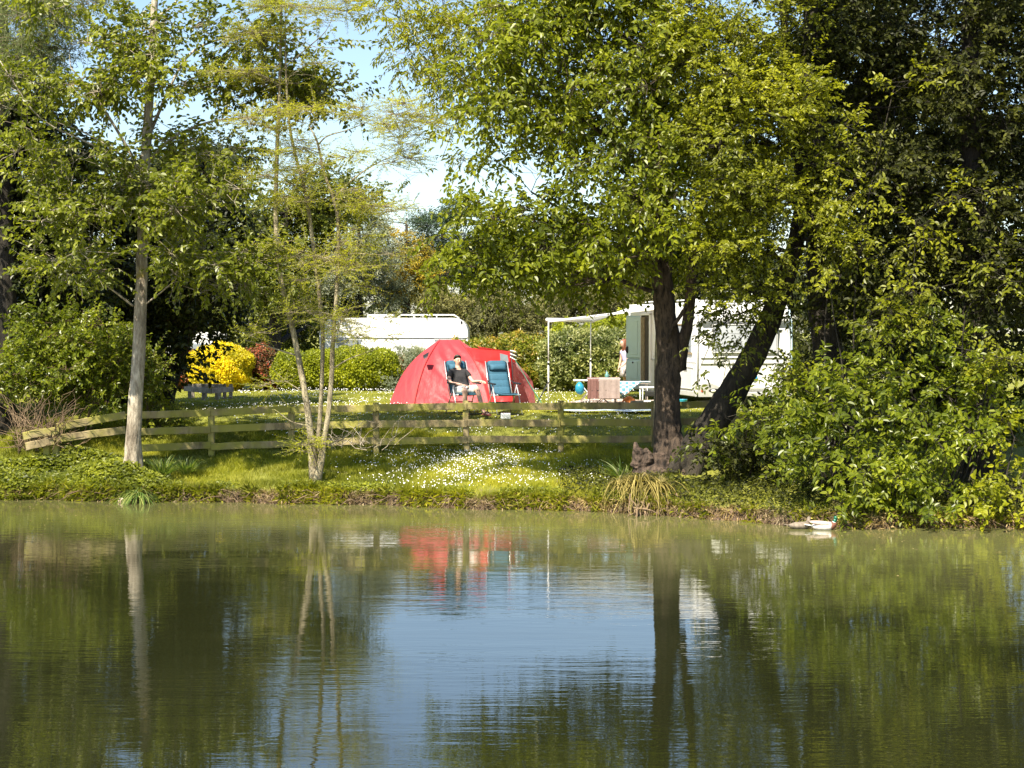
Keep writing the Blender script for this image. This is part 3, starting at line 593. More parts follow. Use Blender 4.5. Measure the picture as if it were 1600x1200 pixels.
# ash: drooping compound leaves in the upper middle
at_ = path((1038, 650, 31.5, .17), (1036, 400, 31.2, .14), (1010, 180, 31.0, .11), (900, 30, 30.6, .08), (780, 10, 30.2, .045), (690, 40, 29.8, .025), (620, 60, 29.6, .01)); at_[0][0][2] = .7
ab = [path((800, 8, 30.2, .03), (740, 70, 29.8, .02), (690, 110, 29.5, .012), (650, 130, 29.3, .006)), path((850, 18, 30.3, .03), (770, 120, 29.8, .02), (720, 170, 29.6, .012), (690, 250, 29.5, .005))]
plant('ash_tree', 'ash branches with drooping yellow-green leaflets against the sky in the upper middle', 'tree', at_[0][0], [at_] + ab,
      [B(620, 20, 60, 32, 29.5, .7, 1, 10), B(650, 75, 60, 40, 29.4, .7, .9, 12), B(710, 60, 60, 60, 29.6, .8, .8, 12), B(690, 130, 55, 28, 29.4, .6, .6, 9), B(770, 20, 60, 40, 29.9, .8, .8, 9), B(760, 140, 50, 40, 29.6, .6, .5, 8), B(715, 190, 40, 30, 29.4, .5, .4, 6),
       B(690, -20, 80, 30, 29.8, .7, .6, 6), B(635, 120, 30, 16, 29.2, .4, .5, 4), B(740, 250, 40, 28, 29.4, .5, .25, 5), B(645, 285, 18, 20, 29.3, .3, .22, 3)],
      dict(per=11, twig=.28, droop=.45, L=.11, W=.034, lift=0, up=.8, face=.7, hang=.5, simple=True, tr=.005, stickfrac=.85), L_lime, B_grey, limb=.012, lai=1.7)

# leaning trunk and its small-leaved crown
lt = path((1068, 735, 29.2, .30), (1090, 695, 29.2, .27), (1118, 655, 29.1, .25), (1150, 605, 29.0, .225), (1180, 550, 28.9, .21), (1203, 500, 28.8, .19), (1222, 450, 28.7, .17), (1245, 380, 28.6, .14), (1255, 300, 28.5, .11), (1240, 150, 28.4, .08), (1220, 0, 28.3, .05))
lt[0][0][2] = float(ground(lt[0][0][0], 29.2)) - .1
sp_t = dict(per=12, twig=.34, droop=.15, L=.078, W=.046, lift=.1, up=1.1, face=.8, hang=.15, tr=.006, stickfrac=.5, simple=True)
plant('hawthorn_tree', 'leaning dark-trunked tree with small olive leaves in front of the caravan', 'tree', lt[0][0], [lt],
      [B(1100, 230, 55, 50, 26.9, .7, .9, 10), B(1150, 160, 60, 50, 26.8, .7, .9, 10), B(1220, 180, 60, 50, 26.8, .8, .9, 10), B(1160, 300, 60, 45, 26.8, .7, .9, 10), B(1260, 130, 50, 50, 27.0, .8, .7, 8), B(1110, 60, 75, 60, 27.6, 1.0, 1.2, 16), B(1170, 110, 75, 60, 27.5, 1.0, 1.2, 16), B(1100, 170, 60, 50, 27.5, .9, 1.0, 12), B(1170, 220, 80, 55, 27.4, 1.0, 1.2, 16), B(1110, 290, 60, 45, 27.4, .9, 1.1, 12), B(1190, 310, 70, 45, 27.3, .9, 1.1, 13), B(1130, 370, 60, 40, 27.4, .9, 1.1, 11), B(1200, 390, 60, 36, 27.3, .8, 1.1, 11),
       B(1110, 440, 50, 24, 27.6, .6, .9, 8), B(1180, 445, 55, 24, 27.5, .7, 1.0, 9), B(1270, 330, 55, 40, 27.0, .8, .8, 10), B(1260, 250, 55, 45, 27.2, .8, .7, 9), B(1240, 40, 60, 60, 27.6, .9, .7, 9), B(1170, -60, 150, 60, 28, 1.4, .8, 12), B(1310, 370, 35, 28, 26.8, .5, .8, 6), B(1060, 100, 40, 70, 27.5, .7, .7, 7)],
      sp_t, L_thorn, B_dark, limb=.02, lai=2.7)
# drooping leafy twigs in front of the caravan
dt = path((1222, 455, 28.7, .03), (1190, 478, 28.2, .022), (1150, 492, 27.9, .014), (1110, 520, 27.7, .006))
plant('drooping_branch', 'hanging branch of dark leaves in front of the white end panel', 'branch', dt[0][0], [dt, path((1180, 482, 28.1, .012), (1160, 530, 27.9, .008), (1130, 555, 27.8, .004)), path((1120, 515, 27.7, .008), (1100, 560, 27.7, .005), (1088, 590, 27.7, .003)), path((1235, 440, 28.7, .02), (1240, 480, 28.3, .012), (1230, 520, 28.2, .005))],
      [B(1130, 490, 42, 16, 28, .35, .9, 9), B(1180, 500, 40, 18, 28, .35, .8, 8), B(1120, 520, 34, 16, 27.9, .3, .6, 7), B(1160, 535, 36, 18, 27.9, .3, .55, 7), B(1100, 545, 14, 16, 27.8, .2, .4, 4), B(1092, 585, 12, 18, 27.8, .2, .35, 4), B(1130, 562, 28, 8, 27.8, .25, .3, 4), B(1232, 495, 20, 22, 28.2, .3, .6, 6), B(1225, 545, 14, 14, 28.2, .2, .25, 3)],
      dict(per=7, twig=.3, droop=.35, L=.095, W=.042, hang=.5, up=.8, face=.3, tr=.004, stickfrac=.7), L_mid, B_dark, limb=.008, lai=1.7)

# tall shaded trees on the right
rt = path((1345, 815, 27.2, .36), (1330, 740, 27.3, .33), (1300, 600, 28.6, .27), (1286, 480, 28.8, .25), (1280, 400, 29, .22), (1270, 200, 28.2, .2), (1268, 0, 28.4, .13), (1268, -160, 28.6, .06)); rt[0][0][2] = .1
rt2 = path((1540, 815, 27.6, .3), (1530, 600, 27.8, .26), (1520, 300, 28, .2), (1515, 0, 28, .12), (1510, -200, 28, .05)); rt2[0][0][2] = .1
sp_s = dict(per=10, twig=.42, droop=.2, L=.095, W=.058, up=1, face=.7, hang=.3, tr=.007, stickfrac=.4)
plant('shaded_tree', 'tall deeply shaded tree with a thick dark trunk right of the caravan', 'tree', rt[0][0], [rt],
      [B(1330, 60, 90, 80, 28.6, 1.4, 1.3, 16), B(1310, 170, 80, 70, 28.6, 1.3, 1.2, 14), B(1400, 160, 80, 80, 28.6, 1.4, 1.2, 14), B(1340, 280, 70, 60, 28.4, 1.2, 1.0, 11), B(1410, 300, 80, 70, 28.4, 1.3, 1.2, 13), B(1370, 400, 90, 55, 28.2, 1.2, 1.2, 13), B(1330, 480, 50, 50, 28, 1, .9, 8), B(1350, -70, 160, 80, 28.6, 2, 1.2, 14)],
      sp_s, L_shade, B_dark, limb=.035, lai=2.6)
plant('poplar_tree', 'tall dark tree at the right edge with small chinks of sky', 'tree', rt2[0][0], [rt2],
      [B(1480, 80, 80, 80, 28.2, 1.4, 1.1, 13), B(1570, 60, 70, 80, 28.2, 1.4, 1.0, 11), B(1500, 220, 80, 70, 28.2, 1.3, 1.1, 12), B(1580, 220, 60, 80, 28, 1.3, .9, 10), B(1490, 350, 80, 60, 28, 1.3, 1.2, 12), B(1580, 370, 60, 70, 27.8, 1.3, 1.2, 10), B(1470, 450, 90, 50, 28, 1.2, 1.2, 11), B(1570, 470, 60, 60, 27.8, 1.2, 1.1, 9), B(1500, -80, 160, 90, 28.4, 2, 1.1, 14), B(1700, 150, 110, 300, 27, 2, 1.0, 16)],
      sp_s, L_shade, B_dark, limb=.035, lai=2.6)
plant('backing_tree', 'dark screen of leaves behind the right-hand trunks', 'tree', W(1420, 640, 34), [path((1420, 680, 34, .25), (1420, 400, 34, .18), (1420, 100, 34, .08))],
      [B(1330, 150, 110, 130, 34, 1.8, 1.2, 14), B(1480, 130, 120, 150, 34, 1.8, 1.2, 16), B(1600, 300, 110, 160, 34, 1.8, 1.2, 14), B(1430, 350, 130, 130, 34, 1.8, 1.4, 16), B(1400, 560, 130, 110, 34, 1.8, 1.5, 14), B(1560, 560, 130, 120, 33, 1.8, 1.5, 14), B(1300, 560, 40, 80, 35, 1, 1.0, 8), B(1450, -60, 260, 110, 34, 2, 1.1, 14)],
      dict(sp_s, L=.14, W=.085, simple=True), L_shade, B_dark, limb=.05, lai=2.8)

# lit shrubs over the water on the right
sp_e = dict(per=9, twig=.36, droop=.2, L=.115, W=.056, up=1, face=1.0, hang=.25, tr=.008, stickfrac=.7, scatter=.35)
bush('elder_shrub', 'big bright-leaved shrub spilling over the water below the caravan', [B(1330, 640, 80, 60, 26.4, .8, .9, 15), B(1280, 710, 55, 50, 26.2, .7, .8, 12), B(1350, 740, 75, 55, 25.7, .7, 1.0, 15), B(1290, 590, 55, 35, 26.8, .7, .7, 9), B(1370, 560, 60, 45, 26.6, .8, .8, 10), B(1225, 650, 55, 34, 27.0, .6, .8, 10), B(1160, 655, 40, 26, 27.4, .5, .7, 7), B(1130, 690, 40, 22, 27.6, .4, .5, 6), B(1210, 600, 30, 20, 27.2, .3, .5, 5), B(1250, 600, 36, 30, 27.2, .5, .6, 6), B(1330, 790, 60, 25, 25.45, .45, .8, 9)], sp_e, L_elder, 26, B_dark, lai=2.0, limb=.014)
bush('hazel_shrub', 'lighter green shrub of layered leaf sprays at the right by the water', [B(1440, 620, 80, 60, 26.4, .8, .8, 14), B(1480, 700, 75, 55, 26.0, .8, .85, 14), B(1420, 760, 65, 45, 25.6, .6, .9, 12), B(1500, 560, 70, 50, 26.8, .8, .7, 11), B(1530, 640, 60, 50, 26.6, .7, .6, 9), B(1490, 790, 70, 30, 25.4, .5, .8, 9), B(1440, 500, 70, 40, 27, .8, .5, 8)], dict(sp_e, L=.105, W=.052), L_elder, 26, B_dark, lai=2.0, limb=.014)
bush('coppiced_hazel', 'sunlit sprays of leaves hanging in front of the dark right-hand trunks', [B(1345, 300, 40, 30, 26.6, .6, .7, 8), B(1345, 380, 45, 34, 26.6, .6, .8, 8), B(1310, 430, 36, 22, 26.7, .5, .6, 6), B(1440, 350, 45, 40, 26.8, .7, .45, 8), B(1500, 300, 50, 30, 27, .6, .35, 7), B(1560, 420, 45, 40, 26.8, .6, .5, 7), B(1420, 450, 60, 30, 26.6, .7, .6, 9), B(1380, 500, 60, 34, 26.5, .7, .8, 9), B(1570, 560, 40, 60, 26.3, .6, .7, 8), B(1215, 592, 34, 20, 26.9, .4, .6, 6), B(1330, 200, 50, 34, 27, .6, .45, 7), B(1420, 120, 50, 40, 27.2, .6, .3, 7)], dict(sp_e, L=.09, W=.05, twig=.42), L_thorn, 26, B_dark, lai=1.6, limb=.012, cat='tree')
bush('waterside_shrub', 'low lime-green bush touching the water at the right edge', [B(1560, 790, 50, 26, 25.2, .5, 1, 9), B(1590, 755, 40, 30, 25.5, .6, .8, 7), B(1400, 800, 50, 18, 25.35, .4, .7, 7), B(1590, 690, 40, 40, 26, .6, .5, 6)], dict(sp_e, L=.10, W=.06), L_lime, 25, B_dark, lai=2.0, limb=.01)
bush('shaded_bank_shrub', 'dark leafy growth in the shade right of the forked trunk', [B(1140, 715, 60, 36, 27.9, .6, 1.0, 12), B(1190, 750, 40, 36, 27.8, .6, .7, 9), B(1190, 660, 45, 30, 28.4, .5, .6, 8)], dict(sp_e, L=.09, W=.05), L_shade, 27, B_dark, lai=2.0, limb=.012)

# far woodland line, closing the view on both sides
g = G(); gt = G()
for x in np.arange(-60, 60, 3.2):
    yy = 80 + RG.uniform(-4, 4); h = RG.uniform(3.4, 4.6)
    if abs((800 + x / yy * F) - 650) < 90: h = 3.0
    nc = 8; cl = np.array([x, yy, 1 + h * .5]) + RG.normal(0, 1, (nc, 3)) * [1.2, .8, h * .28]
    crown_leaves(g, gt, cl, np.ones((nc, 3)) * 1.0, 900, dict(per=8, twig=.6, droop=.1, L=.3, W=.2, simple=True, stick=0), cl.mean(0))
o = g.build('distant_wood', L_dark); tag(o, 'dark line of far-off trees behind the caravans', 'woodland', kind='stuff')

# ------------------------------------------------------------------ post and rail fence
m, t, p, out = newmat('algae_stained_wood')
n1 = noise(t, 5, 5, (1, 1, .35), .7); n2 = noise(t, 2.2, 3)
c = ramp(t, [(.3, (.12, .09, .045)), (.7, (.46, .36, .19))], n1)
c = mix(t, ramp(t, [(.38, (0, 0, 0)), (.6, (.85, .85, .85))], n2), c, (.32, .30, .045))
t.links.new(c, p.inputs['Base Color']); p.inputs['Roughness'].default_value = .85
bump(t, p, noise(t, 9, 5, (.4, .4, 3), .7), .6, .01); M_fence = m
m, t, p, out = newmat('weathered_grey_wood')
c = ramp(t, [(.3, (.18, .15, .11)), (.7, (.50, .44, .35))], noise(t, 6, 5, rough=.7))
t.links.new(c, p.inputs['Base Color']); p.inputs['Roughness'].default_value = .9; bump(t, p, noise(t, 12, 5), .6, .01); M_greywood = m

posts = [(72, 700, 30.6, 40), (205, 0, 31.2, 70), (330, 0, 31.9, 70), (455, 0, 32.1, 75), (588, 0, 32.1, 78), (730, 0, 31.9, 82), (876, 0, 31.9, 86), (1022, 0, 31.8, 80), (1165, 0, 31.6, 80)]
pp = []
for q in posts:
    P = W(q[0], 600, q[2]); P[2] = float(ground(P[0], P[1])); pp.append(P)
tops = [W(q[0], y, q[2])[2] for q, y in zip(posts, (672, 640, 636, 632, 629, 626, 626, 626, 620))]
fr = thing('post_and_rail_fence', 'low three-rail wooden fence stained green along the top of the bank', 'fence', pp[4])
for k, P in enumerate(pp):
    g = G(); a = P - pp[4]; top = tops[k] - pp[4][2]
    dx, dy = RG.normal(0, .012, 2)
    bar(g, (a[0], a[1], a[2] - .3), (a[0] + dx, a[1] + dy, top), .115, .115, .014, up=(0, 1, 0), jit=.002, seg=3)
    g.build('post', M_fence, fr)
for k in range(1, len(pp) - 1):
    a, b = pp[k], pp[k + 1]
    for r, dz in enumerate((.10, .42, .74)):
        if k == 7 and r == 2: continue
        za = tops[k] - dz; zb = tops[k + 1] - dz
        p0 = np.array([a[0], a[1] - .085, za]) - pp[4]; p1 = np.array([b[0], b[1] - .085, zb]) - pp[4]
        d = norm(p1 - p0); g = G(); bar(g, p0 + d * .006 + [0, 0, RG.normal(0, .008)], p1 - d * .006 + [0, 0, RG.normal(0, .008)], .032, .135, .006, jit=.003, seg=5)
        g.build('rail', M_fence, fr)
g = G(); bar(g, W(985, 632, 31.75) - pp[4], W(1006, 631, 31.75) - pp[4], .02, .14, .004); g.build('patch_board', M_greywood, fr)
fb = thing('broken_fence', 'sagging older run of two fence rails half buried in brambles at the far left', 'fence', pp[0])
for (x0, y0, D0, x1, y1, D1) in ((88, 668, 30.5, 196, 648, 31.1), (36, 682, 30.3, 92, 672, 30.5), (88, 686, 30.5, 196, 672, 31.1), (40, 697, 30.3, 84, 689, 30.5)):
    g = G(); bar(g, W(x0, y0, D0) - pp[0], W(x1, y1, D1) - pp[0], .032, .14, .006, jit=.005, seg=4); g.build('rail', M_fence, fb)
g = G(); P = W(86, 690, 30.6) - pp[0]; bar(g, P + [0, .06, -.45], P + [0, .06, .2], .11, .11, .012, up=(0, 1, 0)); g.build('post', M_fence, fb)

# weathered picket enclosure by the yellow shrub
P0 = W(296, 640, 41); P0[2] = 1.23
pk = thing('picket_enclosure', 'weathered grey low timber enclosure in front of the bright yellow shrub', 'fence', P0)
def wb(a, b, w_, h_, nm='rail', mt=None):
    g = G(); bar(g, np.array(a) - P0, np.array(b) - P0, w_, h_, .008, jit=.004, seg=2); return g.build(nm, mt or M_greywood, pk)
A1, A2, A3 = W(288, 607, 41.6), W(330, 611, 40.4), W(364, 608, 41.6)
for dz, hh_ in ((0, .13), (-.46, .12)):
    for a, b in ((A1, A2), (A2, A3)): wb(a + [0, 0, dz], b + [0, 0, dz], .035, hh_)
wb(W(300, 603, 42.3), W(350, 603, 42.3), .03, .1)
for px, D in ((296, 41.55), (317, 40.85), (338, 40.7), (350, 41.15), (360, 41.5)):
    a = W(px, 604, D); wb((a[0], a[1] + .06, 1.2), (a[0], a[1] + .06, a[2] + .06), .09, .03, 'picket')
for px in (300, 320, 342):
    a = W(px, 604, 42.3); wb((a[0], a[1] + .06, 1.2), (a[0], a[1] + .06, a[2]), .09, .03, 'picket')

# ------------------------------------------------------------------ tent
def fabric(name, c, deep, trans=.28, gloss=.5):
    m, t, p, out = newmat(name)
    cc = ramp(t, [(.3, deep), (.7, c)], noise(t, 1.6, 3))
    t.links.new(cc, p.inputs['Base Color']); p.inputs['Roughness'].default_value = gloss
    p.inputs['Specular IOR Level'].default_value = .4; p.inputs['Sheen Weight'].default_value = .3
    bump(t, p, noise(t, 3.2, 3, (1.6, 1, .9), .55), .55, .04)
    tr = t.nodes.new('ShaderNodeBsdfTranslucent'); t.links.new(cc, tr.inputs[0])
    mx = t.nodes.new('ShaderNodeMixShader'); mx.inputs[0].default_value = trans
    t.links.new(p.outputs[0], mx.inputs[1]); t.links.new(tr.outputs[0], mx.inputs[2]); t.links.new(mx.outputs[0], out.inputs[0])
    return m
M_tent = fabric('red_tent_fabric', (.54, .05, .062), (.46, .035, .048))
M_porch = fabric('shade_tinted_porch_fabric', (.62, .035, .035), (.55, .025, .03), .35, .45)  # same cloth as the dome; the porch's weaker light is put into its red
TD = 38.4; TZ = 1.23
def TP_(px, py, D): return W(px, py, D)
def onground(px, D): q = W(px, 600, D); q[2] = TZ; return q
apexL, apexR = W(688, 531, TD), W(716, 531, TD)
bases = [onground(608, 38.6), onground(646, 37.2), onground(766, 37.1), onground(800, 38.6), onground(770, 40.2), onground(650, 40.2)]
apx = [apexL, apexL, apexR, apexR, apexR, apexL]
def meridian(b, a, n=15, bulge=.19):
    t_ = np.linspace(0, 1, n)[:, None]; L = b + (a - b) * t_
    o = (b - a); o[2] = 0; o = norm(o)
    return L + o * np.sin(t_ * math.pi * .95) * bulge + np.array([0, 0, 1]) * np.sin(t_ * math.pi) * bulge * .55
mer = [meridian(b.copy(), a.copy()) for b, a in zip(bases, apx)]
tent = thing('dome_tent', 'large red dome tent with a side porch pitched on the lawn', 'tent', onground(690, 38.5))
T0 = np.array(tent.location)
def panel(A_, B_, name, mt, sag=.06, n=22, wr=.012, ph=0, parent=tent, diag=1.0):
    A_ = np.asarray(A_); B_ = np.asarray(B_); r = len(A_); V = []
    fi = np.linspace(0, r - 1, 34); A2 = np.stack([np.interp(fi, np.arange(r), A_[:, q]) for q in range(3)], -1); B2 = np.stack([np.interp(fi, np.arange(r), B_[:, q]) for q in range(3)], -1); r = 34
    mid = (A2.mean(0) + B2.mean(0)) / 2; nrm = np.cross(B2[3] - A2[3], A2[-6] - A2[3]); nrm = norm(nrm)
    if nrm @ (mid - (T0 + [0, 0, .4])) < 0: nrm = -nrm
    for i in range(r):
        s = i / (r - 1)
        for j in range(n):
            u = j / (n - 1); e = math.sin(math.pi * u)
            wv = -wr * 1.6 * (1 - abs(math.sin(9 * (s + diag * u * .9) + ph + .8 * math.sin(4 * s + 3 * u)))) ** 4 * e * (1 - .6 * s) + wr * .5 * (math.sin(26 * (s + diag * u * .7) + ph + 2 * math.sin(5 * s)) + .6 * math.sin(47 * (s + diag * u * .55) + 2 * ph)) * e * min(1, 3 * (1 - s) + .3)
            V.append(A2[i] + (B2[i] - A2[i]) * u - nrm * (sag * e * math.sin(math.pi * min(1, s + .12)) + wv))
    i = np.arange(r - 1)[:, None] * n; j = np.arange(n - 1)[None]
    Q = np.stack([i + j, i + j + 1, i + n + j + 1, i + n + j], -1).reshape(-1, 4)
    g = G(); g.add(np.array(V) - T0, Q); return g.build(name, mt, parent, True)
for k in range(6):
    panel(mer[k], mer[(k + 1) % 6], 'tent_panel', M_tent, ph=k * 1.3, wr=(.032 if k == 1 else .016))
g = G(); tube(g, mer[1] - T0 + [0, -.012, .004], .012, 6); g.build('pole_seam', M_porch, tent, True)
g = G(); tube(g, mer[2] - T0 + [0, -.012, .004], .012, 6); g.build('pole_seam', M_porch, tent, True)
# porch
s0 = W(735, 537, 37.6); tip = W(797, 549, 37.2); foot = onground(803, 37.1); foot[2] += .02
lineA = np.array([mer[2][int(round(q))] + [0, -.01, 0] for q in np.linspace(0, 12, 15)])
tl = np.linspace(0, 1, 15)[:, None]; lineB = foot + (tip - foot) * tl; lineB[:, 0] += np.sin(tl[:, 0] * math.pi) * -.03
panel(lineA, lineB, 'porch_front', M_porch, .09, wr=.010, ph=2, diag=-.6)
R1, R2 = W(829, 596, 38.6), onground(837, 38.4)
lineC = np.concatenate([R2 + (R1 - R2) * np.linspace(0, 1, 6)[:, None], R1 + (W(806, 566, 38.0) - R1) * np.linspace(.1, 1, 9)[:, None]])
lineC[:, 0] += np.sin(np.linspace(0, math.pi, 15)) * .05
lineB2 = foot + (W(799, 566, 37.3) - foot) * tl
panel(lineB2, lineC, 'porch_wing', M_porch, .05, wr=.008, ph=4)
lineD = onground(800, 39.8) + (W(752, 547, 38.6) - onground(800, 39.8)) * tl
panel(lineC, lineD, 'porch_back', M_porch, .03, wr=.006, ph=5)
panel(np.array([tip + (W(745, 541, 37.8) - tip) * q for q in tl[:, 0]]), np.array([W(806, 566, 38.0) + (W(752, 547, 38.6) - W(806, 566, 38.0)) * q for q in tl[:, 0]]), 'porch_roof', M_porch, .02, wr=.005)
g = G(); V = np.array([W(781, 552, 37.12), W(793, 555, 37.08), W(795, 566, 37.08), W(782, 566, 37.12)]); V2 = V + [0, .012, 0]
g.add(np.concatenate([V, V2]) - T0, [np.array([[3, 2, 1, 0], [4, 5, 6, 7], [0, 1, 5, 4], [1, 2, 6, 5], [2, 3, 7, 6], [3, 0, 4, 7]])]); g.build('window', M_glass, tent)
g = G(); tube(g, np.array([foot, foot + (tip - foot) * .5, tip + [0, 0, .04]]) - T0 + [.02, -.02, 0], .011, 6); g.build('porch_pole', M_black, tent, True)
g = G()
for q in range(5):
    tube(g, np.array([tip + [.0, -.03, .02 - q * .035], tip + [.10, -.03, .0 - q * .045], tip + [.15, -.01, -.03 - q * .04]]) - T0, .013, 6, m=q % 2)
g.build('folded_hem', [M_white, M_black], tent, True)
vt = W(661, 557, 37.55)
g = G(); V = np.array([vt, vt + [.13, -.02, .07], vt + [.10, -.10, -.02], vt + [.02, -.09, -.06]]); g.add(np.concatenate([V, V + [0, .02, .03]]) - T0, [np.array([[3, 2, 1, 0], [4, 5, 6, 7], [0, 1, 5, 4], [1, 2, 6, 5], [2, 3, 7, 6], [3, 0, 4, 7]])]); g.build('vent', M_black, tent)
g = G(); bar(g, onground(606, 38.3) - T0 + [0, 0, .02], onground(800, 36.95) - T0 + [0, 0, .02], .02, .035); g.build('groundsheet_edge', plain('blue_groundsheet', (.10, .16, .26), .6), tent)
M_cord = plain('green_cord', (.05, .30, .22), .6); M_strap = plain('black_strap', (.015, .015, .015), .7)
for (a, b, mt, r, lb_) in ((tip, onground(852, 37.0), M_cord, .006, 'thin green guy line running from the porch tip to the grass'), (W(812, 575, 38.2), onground(848, 38.6), M_cord, .005, 'thin green guy line from the back of the tent porch')):
    g = G(); tube(g, np.array([a, (a + b) / 2 - [0, 0, .02], b]), r, 5); o = g.build('guy_line', mt); tag(o, lb_, 'guy line', 'guy lines of the red tent')

# ------------------------------------------------------------------ reclining chairs
M_teal = plain('teal_padded_fabric', (.035, .12, .19), .75, var=.12, nscale=30, bmp=.002)
M_teald = plain('dark_teal_piping', (.012, .04, .07), .7)
def pad(pts, width, bulge, nb, thick=.03, name='backrest', parent=None, nw=9, round_=.0):
    """padded sling following pts (y,z), with nb cross ribs"""
    pts = np.array(pts, float); L = np.r_[0, np.cumsum(np.linalg.norm(np.diff(pts, axis=0), axis=1))]
    s = np.linspace(0, L[-1], 56); yy = np.interp(s, L, pts[:, 0]); zz = np.interp(s, L, pts[:, 1])
    for _ in range(5): yy[1:-1] = (yy[:-2] + 2 * yy[1:-1] + yy[2:]) / 4; zz[1:-1] = (zz[:-2] + 2 * zz[1:-1] + zz[2:]) / 4
    T = norm(np.stack([np.gradient(yy), np.gradient(zz)], -1)); N = np.stack([-T[:, 1], T[:, 0]], -1)
    V = []; n = len(s)
    for side in (1, -1):
        for i in range(n):
            bb = bulge * (abs(math.sin(math.pi * nb * s[i] / L[-1])) ** .45)
            for j in range(nw):
                u = j / (nw - 1) * 2 - 1; e = (1 - abs(u) ** 4) ** .5 if abs(u) < 1 else 0
                wd = width / 2 * (1 - round_ * max(0, (s[i] / L[-1] - .93) / .07) ** 2 * .5)
                k = side * (thick / 2 * e + bb * e * (1 if side > 0 else .5))
                V.append((u * wd, yy[i] + N[i, 0] * k, zz[i] + N[i, 1] * k))
    i = np.arange(n - 1)[:, None] * nw; j = np.arange(nw - 1)[None]; q = np.stack([i + j, i + j + 1, i + nw + j + 1, i + nw + j], -1).reshape(-1, 4)
    o2 = n * nw; edges = []
    for a in range(n - 1): edges += [(a * nw, (a + 1) * nw, o2 + (a + 1) * nw, o2 + a * nw), (a * nw + nw - 1, o2 + a * nw + nw - 1, o2 + (a + 1) * nw + nw - 1, (a + 1) * nw + nw - 1)]
    for a in range(nw - 1): edges += [(a, o2 + a, o2 + a + 1, a + 1), ((n - 1) * nw + a, (n - 1) * nw + a + 1, o2 + (n - 1) * nw + a + 1, o2 + (n - 1) * nw + a)]
    g = G(); g.add(np.array(V), [q[:, ::-1], q + o2, np.array(edges)]); return g.build(name, M_teal, parent, True)
def recliner(label, loc, rz):
    r = thing('reclining_chair', label, 'camping chair', loc, rz, 'teal reclining chairs in front of the tent')
    pad([(.20, .44), (.32, .70), (.50, 1.13)], .47, .012, 5, name='backrest', parent=r, round_=.6)
    pad([(-.30, .45), (-.1, .42), (.19, .41)], .47, .012, 3, name='seat', parent=r)
    pl = pad([(.375, .93), (.40, .985), (.425, 1.05)], .40, .045, 1, .03, 'pillow', r)
    for s in (-1, 1):
        g = G(); tube(g, [(s * .27, -.02, .64), (s * .275, -.17, .33), (s * .28, -.34, .02)], .0125, 8); g.build('leg', M_alu, r, True)
        g = G(); tube(g, [(s * .255, -.06, .62), (s * .26, .14, .33), (s * .265, .36, .02)], .0125, 8); g.build('leg', M_alu, r, True)
        g = G(); bar(g, (s * .285, -.20, .655), (s * .285, .20, .67), .055, .03, .01); g.build('armrest', M_black, r)
        g = G(); tube(g, [(s * .25, .20, .42), (s * .25, .34, .74), (s * .245, .50, 1.12)], .011, 8); g.build('back_frame', M_alu, r, True)
        g = G(); tube(g, [(s * .25, -.30, .43), (s * .25, .2, .40)], .011, 8); g.build('seat_frame', M_alu, r, True)
        g = G(); tube(g, [(s * .27, .10, .65), (s * .26, .33, .72)], .01, 6); g.build('hinge_strut', M_black, r, True)
    for (y, z, mt) in ((-.34, .025, M_black), (.36, .025, M_black), (-.23, .235, M_alu), (.19, .26, M_black)):
        g = G(); tube(g, [(-.28, y, z), (.28, y, z)], .012, 8); g.build('crossbar', mt, r, True)
    return r
def gpos(px, D, dz=0): q = W(px, 600, D); q[2] = float(ground(q[0], D)) + dz; return q
c1p, c2p = gpos(725, 35.0), gpos(788, 35.0)
recliner('reclined teal padded chair the man is sitting in', c1p, .42)
recliner('empty teal padded reclining chair to the right of the seated man', c2p, .36)

# ------------------------------------------------------------------ people
def skin(name, verts, edges, mt, parent, sub=2, root=0):
    me = bpy.data.meshes.new(name); me.from_pydata([v[:3] for v in verts], edges, []); me.materials.append(mt)
    o = bpy.data.objects.new(name, me); COL.objects.link(o)
    if parent: o.parent = parent
    md = o.modifiers.new('skin', 'SKIN'); md.use_smooth_shade = True; md.branch_smoothing = .4
    lay = me.skin_vertices[0] if me.skin_vertices else None
    for k, v in enumerate(verts):
        rx, ry = (v[3], v[4]) if len(v) > 4 else (v[3], v[3])
        lay.data[k].radius = (rx, ry); lay.data[k].use_root = (k == root)
    sb = o.modifiers.new('sub', 'SUBSURF'); sb.levels = sub; sb.render_levels = sub
    return o
# skin layers exist only after the modifier is added through the API, so make sure of the layer
def skin_obj(name, chains, mt, parent, sub=2):
    """chains: list of lists of (x,y,z,r[,r2]); the first vertex of a chain may be an int index string 'k' into earlier vertices"""
    verts = []; edges = []; names = {}
    for ch in chains:
        prev = None
        for v in ch:
            if isinstance(v, str): prev = names[v]; continue
            nm = None
            if isinstance(v[-1], str): nm = v[-1]; v = v[:-1]
            verts.append(v); k = len(verts) - 1
            if nm: names[nm] = k
            if prev is not None: edges.append((prev, k))
            prev = k
    me = bpy.data.meshes.new(name); me.from_pydata([v[:3] for v in verts], edges, []); me.materials.append(mt)
    o = bpy.data.objects.new(name, me); COL.objects.link(o); o.parent = parent
    md = o.modifiers.new('skin', 'SKIN'); md.use_smooth_shade = True; md.branch_smoothing = .5
    if not me.skin_vertices:
        import bmesh
        bm = bmesh.new(); bm.from_mesh(me); bm.verts.layers.skin.verify(); bm.to_mesh(me); bm.free()
    lay = me.skin_vertices[0]
    for k, v in enumerate(verts):
        lay.data[k].radius = (v[3], v[4] if len(v) > 4 else v[3]); lay.data[k].use_root = (k == 0)
    sb = o.modifiers.new('sub', 'SUBSURF'); sb.levels = sub; sb.render_levels = sub
    return o
